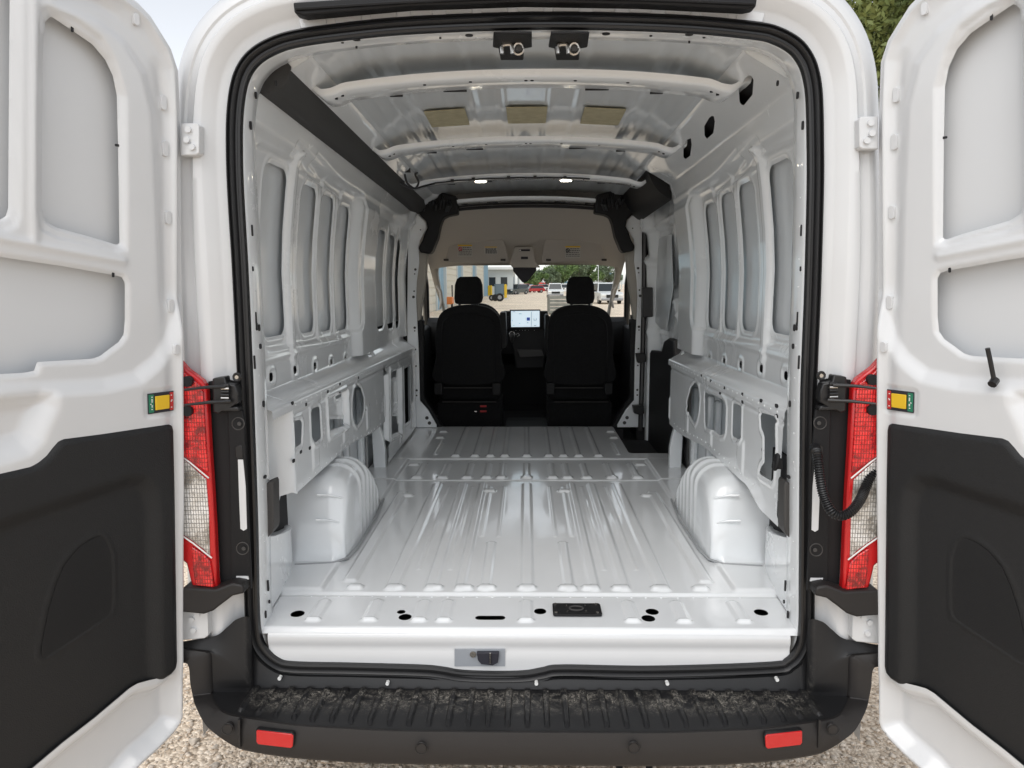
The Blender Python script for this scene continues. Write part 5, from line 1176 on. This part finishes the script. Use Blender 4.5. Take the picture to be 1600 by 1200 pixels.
for px, py, h, lab in ((764, 463, 1.5, 'left of the close pair'), (767.5, 463, 1.5, 'right of the close pair'), (790, 467, 1.65, 'standing alone nearest the van')):
    x, y = gp(px, py); r_ = root('bollard', 'yellow post bollard by the blue warehouse, '+lab, 'bollard', x, y, group='yellow bollards by the warehouse')
    MB().cyl((0, 0, 0), (0, 0, h), .17, 12).cyl((0, 0, h), (0, 0, h+.1), .17, 12, r2=.08).build('post', YEL, r_); MB().cyl((0, 0, .0), (0, 0, .12), .28, 12).build('base', PALE, r_)
for i, (px, py, r, lab) in enumerate(((768.5, 470, .32, 'leftmost'), (774, 470.5, .36, 'middle'), (781, 471, .42, 'rightmost and largest'))):
    x, y = gp(px, py); r_ = root('loose_tyre', 'black tyre standing on the ground near the warehouse bollards, %s' % lab, 'tyre', x, y, group='tyres by the bollards')
    mb = MB(); mb.tube([(r*.75*math.cos(t), 0, r+r*.75*math.sin(t)) for t in np.linspace(0, 6.283, 20)], r*.28, 8); mb.build('tyre_ring', TYRE, r_); MB().cyl((0, -.06, r), (0, .06, r), r*.5, 14).build('wheel_rim', CHROME if i != 1 else TYRE, r_)
x, y = gp(771, 462); r_ = root('equipment_cabinet', 'blue grey equipment cabinet against the warehouse corner', 'cabinet', x+.8, y+3)
MB().box((0, 0, .9), (1.5, .9, 1.8)).build('cabinet_body', mat('cabinet_grey', (.12, .17, .20), .5), r_, bevel=.03); MB().box((0, -.47, .95), (1.2, .03, 1.4)).build('cabinet_door', mat('cabinet_door_grey', (.16, .21, .24), .5), r_)
x, y = gp(699, 481); r_ = root('lift_machine', 'orange lift machine parked at the warehouse wall', 'machine', x, y)
MB().box((0, 0, .55), (.9, 1.3, .55)).build('machine_body', ORANGE, r_, bevel=.08); mb = MB()
for sx_ in (-.35, .35): mb.cyl((sx_, .5, .3), (sx_, .3, 1.7), .05, 8)
mb.build('machine_mast', DARKCAP, r_, kind='stuff')
for sx_ in (-.4, .4): MB().cyl((sx_-.06, -.4, .18), (sx_+.06, -.4, .18), .18, 12).build('wheel', TYRE, r_)
x, y = gp(699, 478); r_ = root('wall_sign', 'small yellow sign board behind the orange machine', 'sign', x-.1, y+3); MB().box((0, 0, 1.55), (1.0, .06, .35)).build('sign_board', YEL, r_); mb = MB(); mb.cyl((0, .05, 0), (0, .05, 1.5), .04, 6); mb.build('sign_post', PALE, r_)
def carpaint(col): 
    n_ = 'car_paint_%02d%02d%02d' % tuple(int(c*99) for c in col)
    return bpy.data.materials.get(n_) or mat(n_, col, .25, coat=.8)
def vehicle(kind, label, px, py, col, rz=0, group='vehicles parked across the yard', s=1.0):
    x, y = gp(px, py); r_ = root(kind, label, {'pickup_truck': 'truck', 'box_truck': 'truck'}.get(kind, 'car'), x, y, math.radians(rz), group); pm = carpaint(col)
    L, W, H = {'pickup_truck': (5.6, 2.0, 1.85), 'parked_car': (4.6, 1.85, 1.5), 'parked_suv': (4.8, 1.95, 1.75), 'box_truck': (7, 2.3, 3.1)}[kind]; L *= s; W *= s; H *= s
    hb = H*.56; g0 = .32
    # body side profile (front towards -Y), extruded across X
    if kind == 'box_truck':
        MB().box((0, L*.14, H*.60), (W, L*.70, H*.78)).build('cargo_box', WHITEP, r_, bevel=.04)
        prof2 = [(-L/2, g0), (L/2, g0), (L/2, .7), (-L*.2, .7), (-L*.22, 2.1), (-L*.34, 2.1), (-L*.42, 1.35), (-L/2, 1.2)]
    elif kind == 'pickup_truck': prof2 = [(-L/2, g0), (L/2, g0), (L/2, hb), (L*.12, hb), (L*.12, hb), (-L*.20, hb+.02), (-L*.45, hb-.02), (-L/2, hb-.18)]
    else: prof2 = [(-L/2, g0), (L/2, g0), (L/2, hb), (-L*.20, hb+.02), (-L*.44, hb-.10), (-L/2, hb-.28)]
    MB().prism(prof2, fX, -W/2, W/2).build('car_body', pm, r_, bevel=.06, seg=2)
    if kind != 'box_truck':
        y0, y1 = (-L*.22, L*.14) if kind == 'pickup_truck' else (-L*.22, L*.46)
        rr_ = [[(-W*.46, y0, hb), (W*.46, y0, hb), (W*.46, y1, hb), (-W*.46, y1, hb)], [(-W*.38, y0+.45, H-.04), (W*.38, y0+.45, H-.04), (W*.38, y1-.25, H-.04), (-W*.38, y1-.25, H-.04)], [(-W*.34, y0+.6, H), (W*.34, y0+.6, H), (W*.34, y1-.35, H), (-W*.34, y1-.35, H)]]
        MB().loft(rr_, closed=True, cap=True).build('cabin', pm, r_, smooth=30)
        zm = (H-.04-hb); g_ = MB(); g_.add([(-W*.41, y0+.05, hb+.06), (W*.41, y0+.05, hb+.06), (W*.355, y0+.40, H-.10), (-W*.355, y0+.40, H-.10)], [(0, 1, 2, 3)]); gw = g_.build('windscreen', DGLASS, r_, smooth=0); gw.location.y = -.03
        for sx_ in (-1, 1):
            g_ = MB(); g_.add([(sx_*W*.462, y0+.20, hb+.05), (sx_*W*.462, y1-.1, hb+.05), (sx_*W*.392, y1-.35, H-.10), (sx_*W*.392, y0+.48, H-.10)], [(0, 1, 2, 3)]); gw = g_.build('side_window', DGLASS, r_, smooth=0); gw.location.x = sx_*.012
    else: MB().prism([(-W*.42, 1.42), (W*.42, 1.42), (W*.38, 2.0), (-W*.38, 2.0)], fY, -L*.41, -L*.30).build('windscreen', DGLASS, r_)
    MB().box((0, -L/2-.02, g0+.36), (W*.52, .06, .26)).build('grille', TYRE, r_); MB().box((0, -L/2-.05, g0+.08), (W*.96, .14, .20)).build('bumper', CHROME if kind == 'pickup_truck' else pm, r_, bevel=.03)
    for sx_ in (-1, 1):
        MB().box((sx_*W*.38, -L/2-.02, g0+.42), (W*.18, .08, .17)).build('headlamp', LAMPW, r_, bevel=.02)
        MB().box((sx_*(W*.5+.10), y0+.25 if kind != 'box_truck' else -L*.36, hb+.10 if kind != 'box_truck' else 1.6), (.18, .10, .15)).build('door_mirror', TYRE, r_)
        for yy in (-L*.32, L*.32): wv_ = MB().cyl((sx_*W*.5, yy, .36), (sx_*(W*.5-.22), yy, .36), .36, 16).build('wheel', TYRE, r_); MB().cyl((sx_*(W*.5+.01), yy, .36), (sx_*(W*.5-.05), yy, .36), .21, 12).build('rim', CHROME, wv_)
    return r_
vehicle('pickup_truck', 'white pickup truck facing the van, left of the right headrest', 867, 465, (.75, .76, .76), 0)
vehicle('parked_suv', 'dark green grey car parked by the warehouse end', 807, 460, (.03, .045, .045), -35)
vehicle('pickup_truck', 'red pickup truck behind the dark car, partly under the mirror housing', 820, 457, (.35, .02, .03), -60)
vehicle('parked_car', 'bright red car parked right of the red pickup', 833, 457.5, (.45, .03, .03), -75)
vehicle('parked_suv', 'white car parked in the far row, right of the red car', 843, 455, (.7, .7, .7), -60)
vehicle('parked_car', 'dark car parked in the far row beyond the white pickup', 851, 454.5, (.02, .02, .025), -60)
vehicle('parked_car', 'silver car behind the white pickup in the far row', 879, 456, (.45, .47, .48), 20)
vehicle('parked_suv', 'small white car just left of the right headrest', 885, 458, (.7, .7, .7), 90)
vehicle('pickup_truck', 'large white work truck seen right of the right headrest', 944, 474, (.7, .71, .71), 8, group='trucks at the right of the yard')
vehicle('pickup_truck', 'pale pickup truck standing beside the large white work truck', 928, 466, (.6, .62, .62), 10, group='trucks at the right of the yard')
# long trailers in the far row
for px, py, w_, col, lab in ((829, 450.5, 4.2, (.05, .16, .42), 'blue'), (850, 450.2, 6.0, (.60, .04, .03), 'red')):
    x, y = gp(px, py); r_ = root('long_trailer', 'long low %s trailer in the far row' % lab, 'trailer', x, y, 0, 'far trailers'); MB().box((0, 0, 1.9), (w_*1.05, 2.4, .95)).build('trailer_body', carpaint(col), r_, bevel=.05)
    for sx_ in (-.3, .3): MB().cyl((w_*sx_, -1.2, .5), (w_*sx_, 1.2, .5), .5, 12).build('trailer_wheel', TYRE, r_)
    MB().box((0, 0, 1.15), (w_, 2.0, .25)).build('trailer_frame', DARKCAP, r_)
# slatted grey timber trailer half hidden by the right seat
x, y = gp(857, 492); r_ = root('timber_trailer', 'grey slatted timber flatbed trailer behind the right seat', 'trailer', x+1.25, y+1.6)
for k in range(5): MB().box((0, -1.6, .18+k*.2), (2.5, .06, .17)).build('side_board', mat('weathered_wood', (.20, .20, .18), .9, var=.2, vscale=4) if k == 0 else bpy.data.materials['weathered_wood'], r_)
for k in range(16): MB().box((0, -1.45+k*.2, 1.0), (2.5, .17, .05)).build('deck_board', bpy.data.materials['weathered_wood'], r_)
for sx_ in (-1.2, 1.2): MB().box((sx_, 0, .55), (.06, 3.2, .9)).build('side_panel', bpy.data.materials['weathered_wood'], r_)
# tent, canopy, poles
TEAL = mat('teal_roof', (.10, .17, .20), .6); x, y = gp(873, 450)
r_ = root('tent', 'wide teal grey tent roof beyond the parked vehicles', 'tent', x, y); mb = MB(); mb.loft([[(-5.2, -4, 2.0), (5.2, -4, 2.0), (5.2, 4, 2.0), (-5.2, 4, 2.0)], [(-.9, -.3, 4.1), (.9, -.3, 4.1), (.9, .3, 4.1), (-.9, .3, 4.1)]], closed=True, cap=True); mb.build('tent_roof', TEAL, r_, smooth=0)
for sx_ in (-4.8, -1.6, 1.6, 4.8): MB().cyl((sx_, -3.8, 0), (sx_, -3.8, 2.1), .07, 6).build('tent_pole', PALE, r_)
x, y = gp(942, 452); r_ = root('canopy_building', 'dark roofed open canopy building above the white work truck', 'building', x+1.5, y)
MB().box((0, 0, 4.0), (8.6, 7, .6)).build('canopy_fascia', mat('canopy_dark', (.03, .045, .06), .5), r_, bevel=.05); mb = MB(); mb.prism([(-4.4, 4.25), (4.4, 4.25), (2.9, 5.1), (-2.7, 5.1)], fY, -3.5, 3.5); mb.build('canopy_roof', TEAL, r_)
for sx_ in (-4, -1.3, 1.3, 4): MB().box((sx_, -3, 1.9), (.3, .3, 3.8)).build('canopy_post', PALE, r_)
MB().box((0, 2, 1.6), (8, .3, 3.2)).build('canopy_back_wall', PALE, r_); MB().box((0, -3.55, 3.35), (7.6, .08, .3)).build('canopy_band', WHITEP, r_)
x, y = gp(934.5, 458); r_ = root('flag_pole', 'thin pale pole standing before the canopy building', 'pole', x, y); MB().cyl((0, 0, 0), (0, 0, 5.6), .06, 8).build('pole_shaft', PALE, r_); MB().cyl((0, 0, 5.6), (0, 0, 5.75), .10, 8).build('pole_cap', CHROME, r_)
# ------------------------------------------------------------------ trees
BARK = mat('bark', (.09, .07, .05), .9)
def leafmat(n_, a, b_c):
    m = mat(n_, a, .6); t = m.node_tree; b = t.nodes['Principled BSDF']; tc = t.nodes.new('ShaderNodeTexCoord'); nn = t.nodes.new('ShaderNodeTexNoise'); nn.inputs['Scale'].default_value = 1.3; nn.inputs['Detail'].default_value = 5
    t.links.new(tc.outputs['Object'], nn.inputs['Vector']); r = t.nodes.new('ShaderNodeValToRGB'); r.color_ramp.elements[0].color = (*a, 1); r.color_ramp.elements[1].color = (*b_c, 1); r.color_ramp.elements[0].position = .35; r.color_ramp.elements[1].position = .68
    t.links.new(nn.outputs[0], r.inputs[0]); t.links.new(r.outputs[0], b.inputs['Base Color']); return m
LEAFA = leafmat('leaf_olive', (.06, .09, .02), (.22, .25, .07)); LEAFB = leafmat('leaf_green', (.07, .13, .035), (.20, .28, .10)); LEAFC = leafmat('leaf_grey_green', (.09, .13, .07), (.20, .25, .15))
def tree(label, x, y, h, rw, z0, n, leaf, lm, seed, group):
    r_ = root('tree', label, 'tree', x, y, 0, group); g_ = np.random.default_rng(seed)
    nl = 14; lobes = np.stack([g_.uniform(-.7, .7, nl)*rw, g_.uniform(-.7, .7, nl)*rw, z0+(h-z0)*g_.uniform(.15, .85, nl)], 1); lr = g_.uniform(.28, .5, nl)*min(rw, (h-z0)/2)*1.15
    mb = MB(); mb.tube([(0, 0, 0), (.02*h, 0, z0*.6), (0, .02*h, z0+(h-z0)*.45), (0, 0, z0+(h-z0)*.8)], [.035*h, .026*h, .016*h, .004*h], 8)
    for c in lobes[:9]: mb.tube([(0, 0, z0*.75), tuple((c+[0, 0, z0*.75])/2*[.8, .8, 1]), tuple(c)], [.013*h, .008*h, .002*h], 5)
    mb.build('trunk', BARK, r_)
    k = g_.integers(0, nl, n); d = g_.normal(size=(n, 3)); d /= np.linalg.norm(d, axis=1)[:, None]; rad = g_.uniform(.35, 1, n)**.45
    c = lobes[k]+d*(lr[k]*rad)[:, None]*[1, 1, .85]; c += g_.normal(size=(n, 3))*lr.mean()*.10
    a = g_.normal(size=(n, 3)); a /= np.linalg.norm(a, axis=1)[:, None]; b = np.cross(a, g_.normal(size=(n, 3))); b /= np.linalg.norm(b, axis=1)[:, None]; s_ = leaf*g_.uniform(.6, 1.3, n)[:, None]
    V = np.stack([c-a*s_, c+b*s_*.45, c+a*s_, c-b*s_*.45], 1).reshape(-1, 3); Q = np.arange(4*n).reshape(n, 4)
    link('crown', np_mesh('crown', V, Q, False), lm, r_); return r_
x_, z_ = 7.4, 0
tree('tall olive green tree rising behind the right side of the van', 7.35, 13.0, 9.3, 2.4, 4.2, 26000, .075, LEAFA, 5, 'trees')
for i, (px, w_, yt, lab, lm) in enumerate(((838, 3.6, 424, 'small bright green tree just right of the mirror housing', LEAFB), (853, 4.2, 417, 'round grey green tree in the far row above the tent', LEAFC), (876, 5.5, 409, 'tall leafy tree above the tent, left one of the tallest pair', LEAFB), (899, 6.5, 407, 'broad leafy tree directly above the right headrest', LEAFC), (918, 5.5, 410, 'leafy tree between the right headrest and the canopy', LEAFB), (950, 3.5, 409, 'small tree top at the right windscreen edge', LEAFC))):
    D = 175+i*6; x = (px-823)/1110*D; hz = 1.75+(444-yt)/1110*D
    tree(lab, x, D-2, hz, w_, hz*.28, 5200, .30, lm, 20+i, 'trees beyond the yard')
